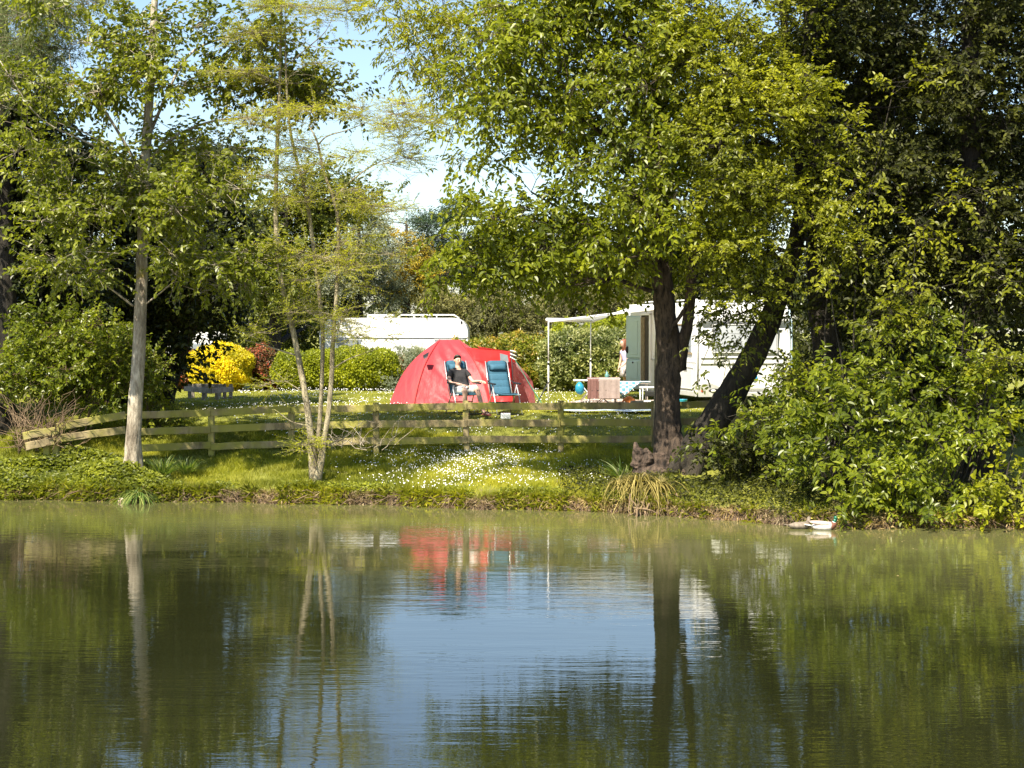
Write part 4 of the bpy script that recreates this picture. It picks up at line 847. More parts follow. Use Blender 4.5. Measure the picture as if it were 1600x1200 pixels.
def ball(g, c, r, n=10, m=0, a=None):
    r = np.ones(3) * r; V = []
    for i in range(n + 1):
        th = math.pi * i / n
        for j in range(n * 2):
            ph = math.pi * j / n; V.append((c[0] + r[0] * math.sin(th) * math.cos(ph), c[1] + r[1] * math.sin(th) * math.sin(ph), c[2] + r[2] * math.cos(th)))
    w_ = n * 2; Q = [(i * w_ + j, (i + 1) * w_ + j, (i + 1) * w_ + (j + 1) % w_, i * w_ + (j + 1) % w_) for i in range(n) for j in range(w_)]
    g.add(V, np.array(Q), a, m)
M_skin = plain('skin', (.66, .40, .30), .5, var=.06); M_hairb = plain('short_dark_hair', (.055, .038, .028), .7)
M_tee = plain('charcoal_shirt', (.028, .026, .028), .85, var=.2, nscale=12, bmp=.004); M_short = plain('white_shorts', (.70, .69, .66), .8, var=.05, bmp=.004)
M_redshoe = plain('dark_red_sandal', (.22, .05, .05), .6); M_lip = plain('lip', (.34, .13, .10), .5); M_eye = plain('dark_eye', (.02, .015, .012), .3)
man = thing('person', 'man in a dark t-shirt and pale shorts sitting back in the left reclining chair', 'person', c1p, .42)
def hand(w_, d, side, curl=.5, s=1.0):
    """finger chains from wrist vertex name w_: palm towards d"""
    return []
hipL, hipR = (.11, .06, .50), (-.11, .06, .50)
body = [[(0, .10, .51, .13, .10, 'pel'), (0, .20, .66, .125, .09), (0, .30, .84, .15, .095, 'chest'), (0, .345, .955, .085, .065, 'nb'), (0, .355, 1.02, .05, .05), (0, .335, 1.075, .058, .066, 'jaw'), (0, .335, 1.135, .072, .088), (0, .35, 1.19, .06, .075)],
        ['chest', (.165, .325, .915, .058, .058), (.225, .24, .78, .043), (.255, .13, .685, .036, .036), (.31, -.03, .70, .030, .026), (.345, -.14, .705, .025, .018, 'wl'), (.355, -.19, .70, .034, .016, 'pl')],
        ['pl', (.38, -.225, .695, .009), (.39, -.25, .675, .008), (.392, -.26, .65, .007)],
        ['pl', (.362, -.24, .695, .009), (.37, -.27, .675, .008), (.37, -.28, .645, .007)],
        ['pl', (.345, -.24, .693, .009), (.347, -.268, .672, .008), (.346, -.275, .645, .007)],
        ['pl', (.328, -.225, .692, .008), (.326, -.248, .674, .0075), (.325, -.255, .655, .0065)],
        ['wl', (.315, -.165, .69, .010), (.30, -.19, .675, .009)],
        ['chest', (-.165, .325, .915, .058, .058), (-.245, .24, .78, .043), (-.26, .12, .67, .037, .037), (-.13, -.02, .64, .031, .028), (-.05, -.10, .625, .025, .02, 'wr'), (-.01, -.135, .615, .032, .018, 'pr')],
        ['pr', (.03, -.15, .61, .009), (.06, -.155, .60, .008), (.075, -.15, .585, .007)],
        ['pr', (.025, -.17, .607, .009), (.052, -.18, .595, .008), (.065, -.18, .58, .007)],
        ['pr', (.015, -.188, .603, .009), (.04, -.20, .59, .008), (.052, -.2, .575, .007)],
        ['pr', (.0, -.198, .60, .008), (.02, -.213, .588, .0075), (.03, -.215, .574, .0065)],
        ['wr', (-.02, -.085, .61, .010), (.01, -.09, .595, .009)],
        ['pel', (.11, .02, .505, .092, .085), (.13, -.16, .535, .078), (.15, -.36, .545, .060, .062), (.20, -.42, .30, .052), (.245, -.47, .12, .036), (.255, -.475, .075, .036, .034, 'al'), (.275, -.58, .045, .034, .024), (.29, -.67, .03, .028, .016)],
        ['pel', (-.11, .02, .505, .092, .085), (-.12, -.16, .53, .078), (-.12, -.35, .53, .060, .062), (-.10, -.30, .29, .052), (-.09, -.24, .12, .036), (-.09, -.235, .075, .036, .034), (-.10, -.33, .045, .034, .024), (-.105, -.41, .03, .028, .016)]]
bo = skin_obj('body', body, M_skin, man)
tee = skin_obj('t_shirt', [[(0, .06, .49, .17, .13, 'pel'), (0, .13, .58, .17, .13), (0, .19, .66, .165, .125), (0, .30, .84, .19, .13, 'chest'), (0, .345, .95, .12, .09)], ['chest', (.165, .325, .915, .086, .08), (.212, .265, .82, .070), (.23, .235, .775, .064)], ['chest', (-.165, .325, .915, .086, .08), (-.228, .265, .82, .070), (-.245, .235, .775, .064)]], M_tee, man)
sho = skin_obj('shorts', [[(0, .11, .49, .15, .12, 'pel'), (.11, .02, .505, .118, .11), (.13, -.16, .535, .112, .105), (.148, -.33, .545, .100, .095)], ['pel', (-.11, .02, .505, .118, .11), (-.12, -.16, .53, .112, .105), (-.12, -.32, .53, .100, .095)]], M_short, man)
g = G(); ball(g, (0, .365, 1.168), (.084, .098, .096)); hair = g.build('hair', M_hairb, man, True)
me = hair.data
import bmesh
bm = bmesh.new(); bm.from_mesh(me); bmesh.ops.delete(bm, geom=[v for v in bm.verts if (v.co.z < 1.212 and v.co.y < .335) or (v.co.z < 1.15 and v.co.y < .37) or v.co.z < 1.10], context='VERTS'); bm.to_mesh(me); bm.free()
sd = hair.modifiers.new('thick', 'SOLIDIFY'); sd.thickness = .008
g = G(); tube(g, [(0, .262, 1.15), (0, .245, 1.125), (0, .236, 1.11), (0, .256, 1.10)], [.008, .012, .015, .008], 8); g.build('nose', M_skin, man, True)
for s in (-1, 1):
    g = G(); ball(g, (s * .030, .262, 1.148), (.012, .006, .006), 6); g.build('eye', M_eye, man, True)
    g = G(); bar(g, (s * .016, .256, 1.166), (s * .046, .266, 1.166), .006, .006); g.build('eyebrow', M_hairb, man)
    g = G(); ball(g, (s * .078, .345, 1.13), (.012, .02, .03), 6); g.build('ear', M_skin, man, True)
g = G(); ball(g, (0, .268, 1.075), (.024, .008, .007), 6); g.build('mouth', M_lip, man, True)
for (x, y, dx) in ((.28, -.57, .02), (-.097, -.33, -.005)):
    g = G(); bar(g, (x - dx, y + .13, .018), (x + dx * .6, y - .13, .018), .09, .03, .012); g.build('sandal', M_redshoe, man)
    g = G(); tube(g, [(x - .05, y, .03), (x - .03, y - .01, .075), (x + .03, y - .01, .075), (x + .05, y, .03)], .012, 6); g.build('sandal_strap', M_redshoe, man, True)

# woman half hidden behind the caravan door
wp = gpos(979, 43.6)
M_red = plain('auburn_hair', (.17, .055, .025), .6, var=.3, nscale=25); M_lav = plain('lavender_top', (.44, .42, .62), .8); M_skirt = plain('mottled_skirt', (.38, .33, .32), .85, var=.7, nscale=16)
wo_ = thing('person', 'person with long auburn hair and lavender top standing half behind the open caravan door', 'person', wp, -.9)
skin_obj('body', [[(0, 0, .80, .12, .10, 'pel'), (0, -.01, .95, .10, .085), (0, -.04, 1.10, .13, .09, 'chest'), (0, -.08, 1.22, .06, .05), (0, -.11, 1.27, .042), (0, -.15, 1.31, .055, .06), (0, -.15, 1.38, .066, .078), (0, -.13, 1.43, .05, .06)],
    ['chest', (.145, -.05, 1.17, .046), (.18, -.10, .98, .036), (.17, -.22, .84, .03), (.16, -.30, .78, .022, .018, 'w1'), (.155, -.34, .76, .028, .014, 'p1')],
    ['p1', (.17, -.38, .75, .008), (.172, -.40, .735, .007)], ['p1', (.158, -.385, .75, .008), (.158, -.408, .733, .007)], ['p1', (.146, -.385, .75, .008), (.144, -.405, .733, .007)], ['p1', (.134, -.375, .75, .0075), (.13, -.395, .735, .0065)], ['w1', (.13, -.32, .76, .009), (.118, -.34, .75, .008)],
    ['chest', (-.145, -.05, 1.17, .046), (-.19, -.02, .98, .036), (-.20, -.06, .80, .03), (-.20, -.09, .73, .022, .018, 'w2'), (-.20, -.10, .69, .028, .014, 'p2')],
    ['p2', (-.215, -.115, .65, .008), (-.215, -.12, .62, .007)], ['p2', (-.204, -.12, .645, .008), (-.203, -.125, .61, .007)], ['p2', (-.193, -.12, .647, .008), (-.191, -.125, .615, .007)], ['p2', (-.182, -.115, .65, .0075), (-.18, -.12, .625, .0065)], ['w2', (-.185, -.12, .70, .009), (-.175, -.135, .68, .008)],
    ['pel', (.09, 0, .76, .085), (.09, -.02, .45, .052), (.09, .01, .12, .034), (.09, .0, .06, .034), (.09, -.14, .03, .03, .02)], ['pel', (-.09, 0, .76, .085), (-.10, .03, .45, .052), (-.10, .07, .12, .034), (-.10, .06, .06, .034), (-.10, -.08, .03, .03, .02)]], M_skin, wo_)
skin_obj('top', [[(0, 0, .84, .13, .11, 'pel'), (0, -.01, .96, .115, .10), (0, -.04, 1.10, .145, .105, 'chest'), (0, -.07, 1.19, .09, .07)], ['chest', (.145, -.05, 1.16, .06), (.165, -.07, 1.06, .052)], ['chest', (-.145, -.05, 1.16, .06), (-.17, -.04, 1.06, .052)]], M_lav, wo_)
g = G(); tube(g, [(0, 0, .86), (0, 0, .78), (0, .01, .62), (0, .01, .48)], [.12, .155, .18, .20], 20, .02); g.build('skirt', M_skirt, wo_, True)
g = G(); tube(g, [(0, -.11, 1.475), (0, -.10, 1.44), (0, -.075, 1.36), (0, -.02, 1.22), (0, .05, 1.08), (0, .06, 1.0)], [.03, .085, .10, .12, .13, .10], 16, .05); g.build('hair', M_red, wo_, True)
for s in (-1, 1):
    g = G(); ball(g, (s * .026, -.222, 1.37), (.010, .006, .006), 6); g.build('eye', M_eye, wo_, True)
g = G(); tube(g, [(0, -.222, 1.37), (0, -.24, 1.345), (0, -.222, 1.335)], [.007, .012, .007], 6); g.build('nose', M_skin, wo_, True)

# ------------------------------------------------------------------ near caravan
KN = W(1090, 600, 37.6); KN[2] = 1.25
ang = math.radians(12.5)
cv = thing('touring_caravan', 'white caravan seen end-on behind the leaning trunk with its door open', 'caravan', KN, ang)
# local axes: x along the end panel (right), y along the body (away), z up
def prof(y0, y1, x0, x1, z0, z1, name, mt, parent, r=.22, nseg=6, side_in=0, taper=0):
    """body shell: rounded outline in the yz side view, extruded across x"""
    pts = [(y0 + .06, z0), (y0, z0 + .10), (y0, z0 + (z1 - z0) * .45)]
    for k in range(nseg + 1):
        a = math.pi * .5 * k / nseg; pts.append((y0 + taper + r - r * math.cos(a), z1 - r + r * math.sin(a)))
    for k in range(nseg + 1):
        a = math.pi * .5 * k / nseg; pts.append((y1 - r + r * math.sin(a), z1 - r + r * math.cos(a)))
    pts += [(y1, z0 + .1), (y1 - .06, z0)]
    n = len(pts); V = []
    e = .04
    for x, ins in ((x0, e), (x0 + e, 0), (x1 - e, 0), (x1, e)):
        cy_, cz_ = (y0 + y1) / 2, (z0 + z1) / 2
        for (yy, zz) in pts:
            V.append((x, yy + (ins if yy < cy_ else -ins), zz + (ins * .6 if zz < cz_ else -ins)))
    Q = []
    for b in range(3):
        for i in range(n): j = (i + 1) % n; Q.append((b * n + i, (b + 1) * n + i, (b + 1) * n + j, b * n + j))
    g = G(); g.add(V, [np.array(Q), np.array([[*range(n)], [*range(4 * n - 1, 3 * n - 1, -1)]])]); return g.build(name, mt, parent)
BL = 5.6; BW = 2.26; TOP = 2.36
prof(0, BL, 0, BW, .30, TOP, 'body', M_white, cv, r=.30, taper=.12)
def quad(name, c, dx, dz, d, mt, parent, y=None, ch=.012):
    g = G(); bar(g, (c[0] - dx / 2, c[1], c[2]), (c[0] + dx / 2, c[1], c[2]), d, dz, ch); return g.build(name, mt, parent)
def squad(name, x, y0, y1, z0, z1, d, mt, parent):
    g = G(); bar(g, (x, y0, (z0 + z1) / 2), (x, y1, (z0 + z1) / 2), d, z1 - z0, .01); return g.build(name, mt, parent)
wn = quad('end_window', (1.12, -.012, 1.53), 1.50, .60, .045, M_greyglass, cv)
for (z, h) in ((1.845, .03), (1.215, .03)): quad('window_frame', (1.12, -.02, z), 1.56, h, .05, M_greyplastic, wn)
for x in (.345, 1.895): 
    g = G(); bar(g, (x, -.02, 1.23), (x, -.02, 1.83), .03, .05, .006, up=(0, 1, 0)); g.build('window_frame', M_greyplastic, wn)
quad('upper_panel', (1.13, .02, 1.98), 2.10, .10, .08, M_white, cv)
quad('moulding_ridge', (1.13, -.012, 1.10), 2.12, .02, .03, M_offwhite, cv)
quad('moulding_ridge', (1.13, -.012, .97), 2.12, .014, .03, M_greyplastic, cv)
for x in (.62, 1.80):
    g = G(); tube(g, [(x - .06, -.012, .36), (x, -.012, .70), (x + .04, -.012, .95)], .007, 5); g.build('seam', M_greyplastic, cv, True)
quad('hatch_handle', (1.93, -.012, 1.86), .12, .02, .03, M_black, cv)
quad('grab_handle', (.72, -.02, .62), .22, .03, .05, M_greyplastic, cv)
# bumper corners with lamp recess
for x0, sgn in ((0.02, 1), (BW - .02, -1)):
    V = []; top = [(0, .52), (.10, .55), (.25, .56), (.42, .50), (.56, .38), (.64, .27)]; n = len(top)
    for y in (-.09, .02):
        for (a, b) in top: V.append((x0 + sgn * a, y, b - (0 if y > -.05 else .03)))
        for (a, b) in top[::-1]: V.append((x0 + sgn * a, y, .22))
    N2 = 2 * n; Q = [(i, (i + 1) % N2, N2 + (i + 1) % N2, N2 + i) for i in range(N2)]
    if sgn < 0: Q = [q[::-1] for q in Q]
    fr_ = np.array([list(range(N2 - 1, -1, -1)), list(range(N2, 2 * N2))]); 
    g = G(); g.add(V, [np.array(Q), fr_]); b = g.build('bumper_corner', M_greyplastic, cv)
    g = G(); ball(g, (x0 + sgn * .34, -.095, .36), (.13, .012, .045), 8); g.build('lamp_recess', M_black, b, True)
    g = G(); ball(g, (x0 + sgn * .32, -.106, .355), (.06, .010, .03), 8); g.build('lamp_lens', M_white, b, True)
    g = G(); ball(g, (x0 + sgn * .06, -.095, .36), (.03, .012, .04), 8); g.build('marker_lamp', plain('red_lens', (.5, .04, .02), .2), b, True)
quad('rear_skirt', (1.13, -.02, .27), 1.0, .10, .08, M_greyplastic, cv)
g = G(); n = 20; V = [(1.345 + .075 * math.cos(2 * math.pi * k / n), y, .66 + .075 * math.sin(2 * math.pi * k / n)) for y in (-.035, -.004) for k in range(n)]
g.add(V, [np.array([(k, (k + 1) % n, n + (k + 1) % n, n + k) for k in range(n)])]); g.add([(a, b, c) for a, b, c in V[:n]], np.array([list(range(n - 1, -1, -1))])); lg = g.build('round_badge', plain('badge_blue', (.02, .28, .55), .35), cv)
g = G(); V = [(1.345 + r_ * math.cos(a), -.040, .66 + r_ * math.sin(a)) for k in range(9) for a in [math.pi * (.25 + k / 8 * 1.15)] for r_ in (.032, .045)]
g.add(V, np.array([(2 * k, 2 * k + 1, 2 * k + 3, 2 * k + 2) for k in range(8)])); g.build('badge_mark', M_white, lg)
g = G(); bar(g, (1.33, -.041, .665), (1.38, -.041, .69), .004, .014); g.build('badge_mark', M_white, lg)
# door side: x = 0 plane
squad('side_panel', -.006, .12, 5.45, .34, .98, .03, M_offwhite, cv)
squad('side_stripe', -.022, .10, 5.45, .985, 1.01, .02, M_greyplastic, cv)
sw = squad('side_window', -.012, .45, 1.9, 1.22, 1.82, .04, M_glass, cv)
squad('window_frame', -.02, .38, 1.97, 1.83, 1.87, .045, M_curtain, sw); squad('window_frame', -.02, .38, 1.97, 1.17, 1.21, .045, M_curtain, sw)
hb = squad('service_hatch', -.03, .30, 1.15, .42, .86, .03, M_offwhite, cv)
squad('hatch_frame', -.045, .27, 1.18, .865, .90, .03, M_white, hb); squad('hatch_frame', -.045, .27, 1.18, .38, .415, .03, M_white, hb)
squad('hatch_latch', -.05, .60, .85, .80, .83, .03, M_greyplastic, hb)
squad('side_skirt', -.02, .06, 5.5, .22, .34, .05, M_greyplastic, cv)
squad('doorway_dark_slab', -.012, 3.55, 4.25, .42, 2.08, .045, M_darkin, cv)  # dark slab on the solid wall, painted as the unlit opening
squad('door_curtain', -.04, 3.95, 4.22, .46, 2.04, .03, M_curtain, cv)
for (y0, y1, z0, z1) in ((3.48, 3.55, .38, 2.14), (4.25, 4.31, .38, 2.14), (3.48, 4.31, 2.085, 2.14)): squad('door_frame', -.03, y0, y1, z0, z1, .05, M_white, cv)
squad('awning_lamp', -.05, 3.2, 3.6, 2.20, 2.27, .06, plain('amber_lens', (.6, .22, .08), .3), cv)
# the open door leaf: hinged at y = 4.28, swung out
hd = math.radians(62); hx, hy = -.04, 4.28
def dl(s, z, th=0): return (hx - math.cos(hd) * s - math.sin(hd) * th, hy + math.sin(hd) * s * 1.0 - math.cos(hd) * th, z)
M_door = plain('pale_green_door', (.42, .56, .56), .4, var=.03)
g = G()
for (z0, z1) in ((.42, .99), (1.0, 2.08)):
    bar(g, dl(0, (z0 + z1) / 2), dl(.50, (z0 + z1) / 2), .045, z1 - z0, .035, m=0)
door = g.build('door', M_door, cv)
for (z0, z1) in ((.50, .92), (1.1, 1.95)):
    g = G(); bar(g, dl(.09, (z0 + z1) / 2, .025), dl(.41, (z0 + z1) / 2, .025), .02, z1 - z0, .008); g.build('door_panel', M_door, door)
g = G(); ball(g, dl(.44, 1.22, .04), (.05, .03, .09), 8); g.build('door_handle', M_black, door, True)
g = G(); ball(g, dl(.24, .90, .045), .022, 8); g.build('door_lock', M_black, door, True)
# roof rail, wheels, corner post strips
for x in (.25, BW - .25):
    g = G(); tube(g, [(x, .7, TOP - .0), (x, .78, TOP + .07), (x, 4.8, TOP + .07), (x, 4.9, TOP)], .016, 6); g.build('roof_rail', M_white, cv, True)
g = G(); bar(g, (1.1, 2.3, TOP + .04), (1.1, 3.1, TOP + .04), .7, .09, .03); g.build('roof_light', M_offwhite, cv)
for x in (.14, BW - .14):
    g = G(); tube(g, [(x - .09, 2.9, .30), (x + .09, 2.9, .30)], .30, 20); wl = g.build('wheel', M_rubber, cv, True)
    g = G(); tube(g, [(x - .1, 2.9, .30), (x + .1, 2.9, .30)], .17, 16); g.build('rim', M_alu, wl, True)
g = G(); tube(g, [(.015, .13, TOP - .16), (.005, .02, 1.9), (.0, -.008, 1.3), (.0, -.008, .5)], .018, 6); g.build('corner_trim', M_greyplastic, cv, True)
g = G(); tube(g, [(BW - .015, .13, TOP - .16), (BW - .005, .02, 1.9), (BW, -.008, 1.3), (BW, -.008, .5)], .018, 6); g.build('corner_trim', plain('pale_blue_trim', (.45, .6, .68), .4), cv, True)

# awning on the door side
R_ = Matrix.Rotation(ang, 3, 'Z')
def cw(x, y, z): return np.array(R_ @ Vector((x, y, z))) + KN
n1_, f1_ = cw(-.08, 2.0, 2.30), cw(-.08, 5.2, 2.30)
leg1t = W(857, 501, 39.2); leg2t = W(923, 502, 41.9)
aw = thing('roll_out_awning', 'thin white roll-out awning sloping down to the left of the caravan', 'awning', n1_)
def L0(v): return np.array(v) - n1_
g = G(); V = [L0(n1_), L0(f1_), L0(leg2t + [0, 0, .03]), L0(leg1t + [0, 0, .03])]
NS = 10; VV = []
for i in range(NS + 1):
    for j in range(NS + 1):
        u, v = i / NS, j / NS; P = (V[0] * (1 - u) + V[3] * u) * (1 - v) + (V[1] * (1 - u) + V[2] * u) * v; P = P - [0, 0, .05 * math.sin(math.pi * u)]; VV.append(P)
VV = np.array(VV); i = np.arange(NS)[:, None] * (NS + 1); j = np.arange(NS)[None]; Q = np.stack([i + j, i + j + 1, i + NS + 2 + j, i + NS + 1 + j], -1).reshape(-1, 4)
g.add(np.concatenate([VV, VV - [0, 0, .012]]), [Q[:, ::-1], Q + (NS + 1) ** 2]); g.build('canvas', plain('white_canvas', (.78, .79, .80), .7, var=.03, trans=.45), aw, True)
g = G(); tube(g, [L0(leg1t) - [.03, 0, -.02], L0(leg2t) + [0, 0, .02]], .045, 10); g.build('front_bar', M_whitemetal, aw, True)
g = G(); bar(g, L0(n1_), L0(f1_), .10, .12, .03); g.build('roller_case', M_whitemetal, aw)
for a, b in ((n1_, leg1t), (f1_, leg2t)):
    g = G(); bar(g, L0(a) - [0, 0, .04], L0(b) - [0, 0, .02], .035, .05, .008); g.build('side_arm', M_whitemetal, aw)
for tp in (leg1t, leg2t):
    gz = float(ground(tp[0], tp[1])); g = G(); tube(g, [L0((tp[0], tp[1], gz)), L0((tp[0], tp[1], gz + 1.0))], .018, 8); tube(g, [L0((tp[0], tp[1], gz + .95)), L0(tp)], .014, 8); lgo = g.build('leg', M_whitemetal, aw, True)
    g = G(); ball(g, L0((tp[0], tp[1] - .02, gz + .95)), (.025, .03, .03), 6); g.build('clamp', M_black, lgo, True)
a = np.array([leg1t[0], leg1t[1] - .02, float(ground(leg1t[0], leg1t[1])) + .52]); b = gpos(836, 37.0)
g = G(); bar(g, a, b, .03, .008, .002); o = g.build('storm_strap', M_strap); tag(o, 'black strap slanting down from the near awning leg', 'strap')

# ------------------------------------------------------------------ camping furniture by the awning
def tz(x, y): return float(ground(x, y))
# towel-covered folding chair
cp = gpos(943, 37.6)
fc = thing('folding_chair', 'low folding chair with crossed black legs under the draped towels', 'camping chair', cp, .05)
for (x, s) in ((-.3, 1), (.3, -1), (-.3, 1), (.3, -1)):
    pass
for (x0, x1, y) in ((-.20, .20, -.12), (.20, -.20, -.12), (-.20, .20, .22), (.20, -.20, .22)):
    g = G(); tube(g, [(x0, y, .02), ((x0 + x1) / 2, y + .01, .18), (x1, y, .36)], .009, 6); g.build('leg', M_black, fc, True)
for x in (-.30, .30):
    g = G(); tube(g, [(x, .20, .02), (x, .22, .4), (x, .26, .62)], .010, 6); g.build('back_post', M_black, fc, True)
g = G(); bar(g, (-.28, .05, .37), (.28, .05, .37), .4, .02, .006); g.build('seat', M_strap, fc)
def towel(name, label, x0, x1, col, fringe=True):
    n, mm = 14, 12; V = []
    for i in range(n + 1):
        s = i / n
        for j in range(mm + 1):
            u = j / mm; x = x0 + (x1 - x0) * u
            if s < .8: z = .19 + .45 * s / .8; y = -.16 + .012 * math.sin(u * 9 + x0 * 20) * (1 - s) + .01 * math.sin(u * 23)
            else: q = (s - .8) / .2; z = .64 + .02 * math.sin(math.pi * q); y = -.16 + .40 * q
            V.append((x + cp[0], y + cp[1] + .0, z + cp[2]))
    V = np.array(V); i = np.arange(n)[:, None] * (mm + 1); j = np.arange(mm)[None]; Q = np.stack([i + j, i + j + 1, i + mm + 2 + j, i + mm + 1 + j], -1).reshape(-1, 4)
    g = G(); g.add(np.concatenate([V, V + [0, .014, -.008]]), [Q, Q[:, ::-1] + len(V)]); o = g.build(name, plain(name + '_cloth' + str(x0), col, .95, var=.12, nscale=22, bmp=.006), smooth=True)
    tag(o, label, 'towel', 'towels hung over the folding chair'); return o
towel('towel', 'narrow reddish-brown towel hung over the left half of the folding chair', -.37, -.115, (.17, .085, .075))
towel('towel', 'wide taupe towel hung over the right half of the folding chair', -.11, .36, (.30, .235, .215))
g = G(); bar(g, (cp[0] - .38, cp[1] - .14, cp[2] + .635), (cp[0] + .38, cp[1] - .14, cp[2] + .635), .02, .02); o = g.build('top_rail', M_alu, None); o.parent = fc; o.matrix_parent_inverse = (Matrix.Translation(Vector(cp)) @ Matrix.Rotation(.05, 4, 'Z')).inverted()
# table with checked cloth
M_check = None
m, t, p, out = newmat('checked_cloth')
tc = t.nodes.new('ShaderNodeTexCoord'); mp = t.nodes.new('ShaderNodeMapping'); mp.inputs['Scale'].default_value = (13, 13, 13); mp.inputs['Rotation'].default_value = (0, 0, .0)
ck = t.nodes.new('ShaderNodeTexChecker'); ck.inputs['Scale'].default_value = 1.0; ck.inputs[1].default_value = (.72, .76, .76, 1); ck.inputs[2].default_value = (.10, .30, .40, 1)
t.links.new(tc.outputs['Object'], mp.inputs[0]); t.links.new(mp.outputs[0], ck.inputs[0]); t.links.new(ck.outputs[0], p.inputs['Base Color']); p.inputs['Roughness'].default_value = .8; M_check = m
tp_ = gpos(986, 38.4)
tb = thing('camping_table', 'small camping table under the checked cloth beside the caravan door', 'table', tp_)
g = G(); bar(g, (-.40, .05, .50), (.40, .05, .50), .6, .03, .008); g.build('tabletop', M_alu, tb)
for x in (-.36, .36):
    for y in (-.2, .3):
        g = G(); tube(g, [(x, y, 0), (x, y, .49)], .012, 6); g.build('leg', M_alu if x > 0 else M_black, tb, True)
g = G(); V = [(-.46, -.29, .522), (.44, -.29, .522), (.44, .36, .522), (-.46, .36, .522)]
g.add(np.array(V), np.array([[0, 1, 2, 3]])); g.add(np.array([(-.46, -.295, .521), (.20, -.30, .521), (-.20, -.325, .20), (-.44, -.315, .36)]), np.array([[3, 2, 1, 0]])); g.add(np.array(V) - [0, 0, .006], np.array([[3, 2, 1, 0]]))
g.add(np.array([(-.46, -.288, .515), (.20, -.293, .515), (-.20, -.318, .19), (-.44, -.308, .35)]), np.array([[0, 1, 2, 3]]))
V = np.array([(-.46, .36, .521), (-.46, -.295, .521), (-.485, -.31, .33), (-.48, .2, .36)]); g.add(V, np.array([[0, 1, 2, 3]])); g.add(V + [.006, 0, -.004], np.array([[3, 2, 1, 0]]))
o = g.build('tablecloth', M_check); o.location = tuple(tp_); tag(o, 'blue and white checked cloth hanging in a point off the camping table', 'tablecloth')
o.location.z += 0.003
# white-edged side table at the left, blue bag, jar, stool, orange bag, bucket, ground mats
sp_ = gpos(920, 38.6)
st_ = thing('side_table', 'pale slim table edge showing left of the draped towels', 'table', sp_)
g = G(); bar(g, (-.36, 0, .56), (.36, 0, .56), .45, .025, .008); g.build('tabletop', M_whitemetal, st_)
for (a, b) in (((-.25, -.2, .55), (.2, -.2, 0)), ((.2, -.2, .55), (-.25, -.2, 0)), ((-.25, .2, .55), (.2, .2, 0)), ((.2, .2, .55), (-.25, .2, 0))):
    g = G(); tube(g, [a, b], .01, 6); g.build('leg', M_whitemetal, st_, True)
bp = sp_ + np.array([-.22, -.29, .40])
g = G(); tube(g, [(0, 0, .13), (.0, 0, .10), (-.01, 0, .04), (0, 0, -.06), (.01, 0, -.13), (.01, 0, -.16)], [.02, .06, .10, .115, .07, .02], 14, .06); bag = g.build('blue_bag', plain('turquoise_plastic', (.03, .34, .52), .4, var=.25, nscale=15, trans=.3), smooth=True); bag.location = tuple(bp)
tag(bag, 'turquoise bag hanging from the slim table left of the towels', 'bag')
g = G(); tube(g, [(-.01, 0, .11), (-.03, .03, .17), (.04, .05, .16)], .005, 5); q = g.build('handle', M_cord, bag, True)
jp = cp + np.array([.08, .05, .66])
g = G(); tube(g, [(0, 0, 0), (0, 0, .015), (0, 0, .08), (0, 0, .10), (0, 0, .14)], [.035, .045, .045, .025, .025], 14); o = g.build('flask', plain('teal_flask', (.10, .25, .24), .4), smooth=True); o.location = tuple(jp - [0, 0, .015]); tag(o, 'small teal flask standing above the taupe towel', 'flask')
lp = gpos(1016, 37.3)
ls = thing('folding_stool', 'white-framed folding stool just left of the forked trunk', 'stool', lp, .1)
g = G(); bar(g, (-.22, 0, .44), (.26, 0, .44), .36, .03, .008); g.build('seat', M_whitemetal, ls)
for (x, y) in ((-.2, -.16), (.24, -.16), (-.2, .16), (.24, .16)):
    g = G(); tube(g, [(x, y, 0), (x, y, .43)], .013, 8); g.build('leg', M_whitemetal, ls, True)
g = G(); bar(g, (-.2, -.16, .14), (.24, -.16, .14), .02, .03); g.build('crossbar', M_whitemetal, ls)
g = G(); bar(g, (-.12, -.06, .30), (.1, -.06, .30), .2, .12, .02); o = g.build('storage_pouch', M_strap, ls)
op = gpos(982, 38.35)
g = G(); tube(g, [(0, 0, 0), (0, 0, .06), (.01, 0, .13), (.0, 0, .19)], [.13, .16, .12, .03], 12, .09); o = g.build('orange_bag', plain('orange_bag', (.62, .22, .06), .6, var=.4, nscale=18), smooth=True); o.location = tuple(op); tag(o, 'orange bag sitting on the mat beneath the checked cloth', 'bag')
bk = gpos(1067, 36.6)
g = G(); tube(g, [(0, 0, 0), (0, 0, .02), (0, 0, .2), (0, 0, .21)], [.08, .085, .10, .108], 16); o = g.build('blue_bucket', plain('blue_bucket', (.03, .40, .62), .35), smooth=True); o.location = tuple(bk); tag(o, 'bright blue bucket under the caravan beside the forked trunk', 'bucket')
def mat_sheet(name, label, corners, mt, lift):
    V = []; n = 12; c = [np.array(q) for q in corners]
    for i in range(n + 1):
        for j in range(n + 1):
            u, v = i / n, j / n; P = (c[0] * (1 - u) + c[1] * u) * (1 - v) + (c[3] * (1 - u) + c[2] * u) * v; P[2] = float(ground(P[0], P[1])) + lift + .012 * math.sin(u * 17 + v * 5); V.append(P)
    V = np.array(V); i = np.arange(n)[:, None] * (n + 1); j = np.arange(n)[None]; Q = np.stack([i + j, i + j + 1, i + n + 2 + j, i + n + 1 + j], -1).reshape(-1, 4)
    g = G(); g.add(V, Q); o = g.build(name, mt, smooth=True); tag(o, label, 'groundsheet'); return o
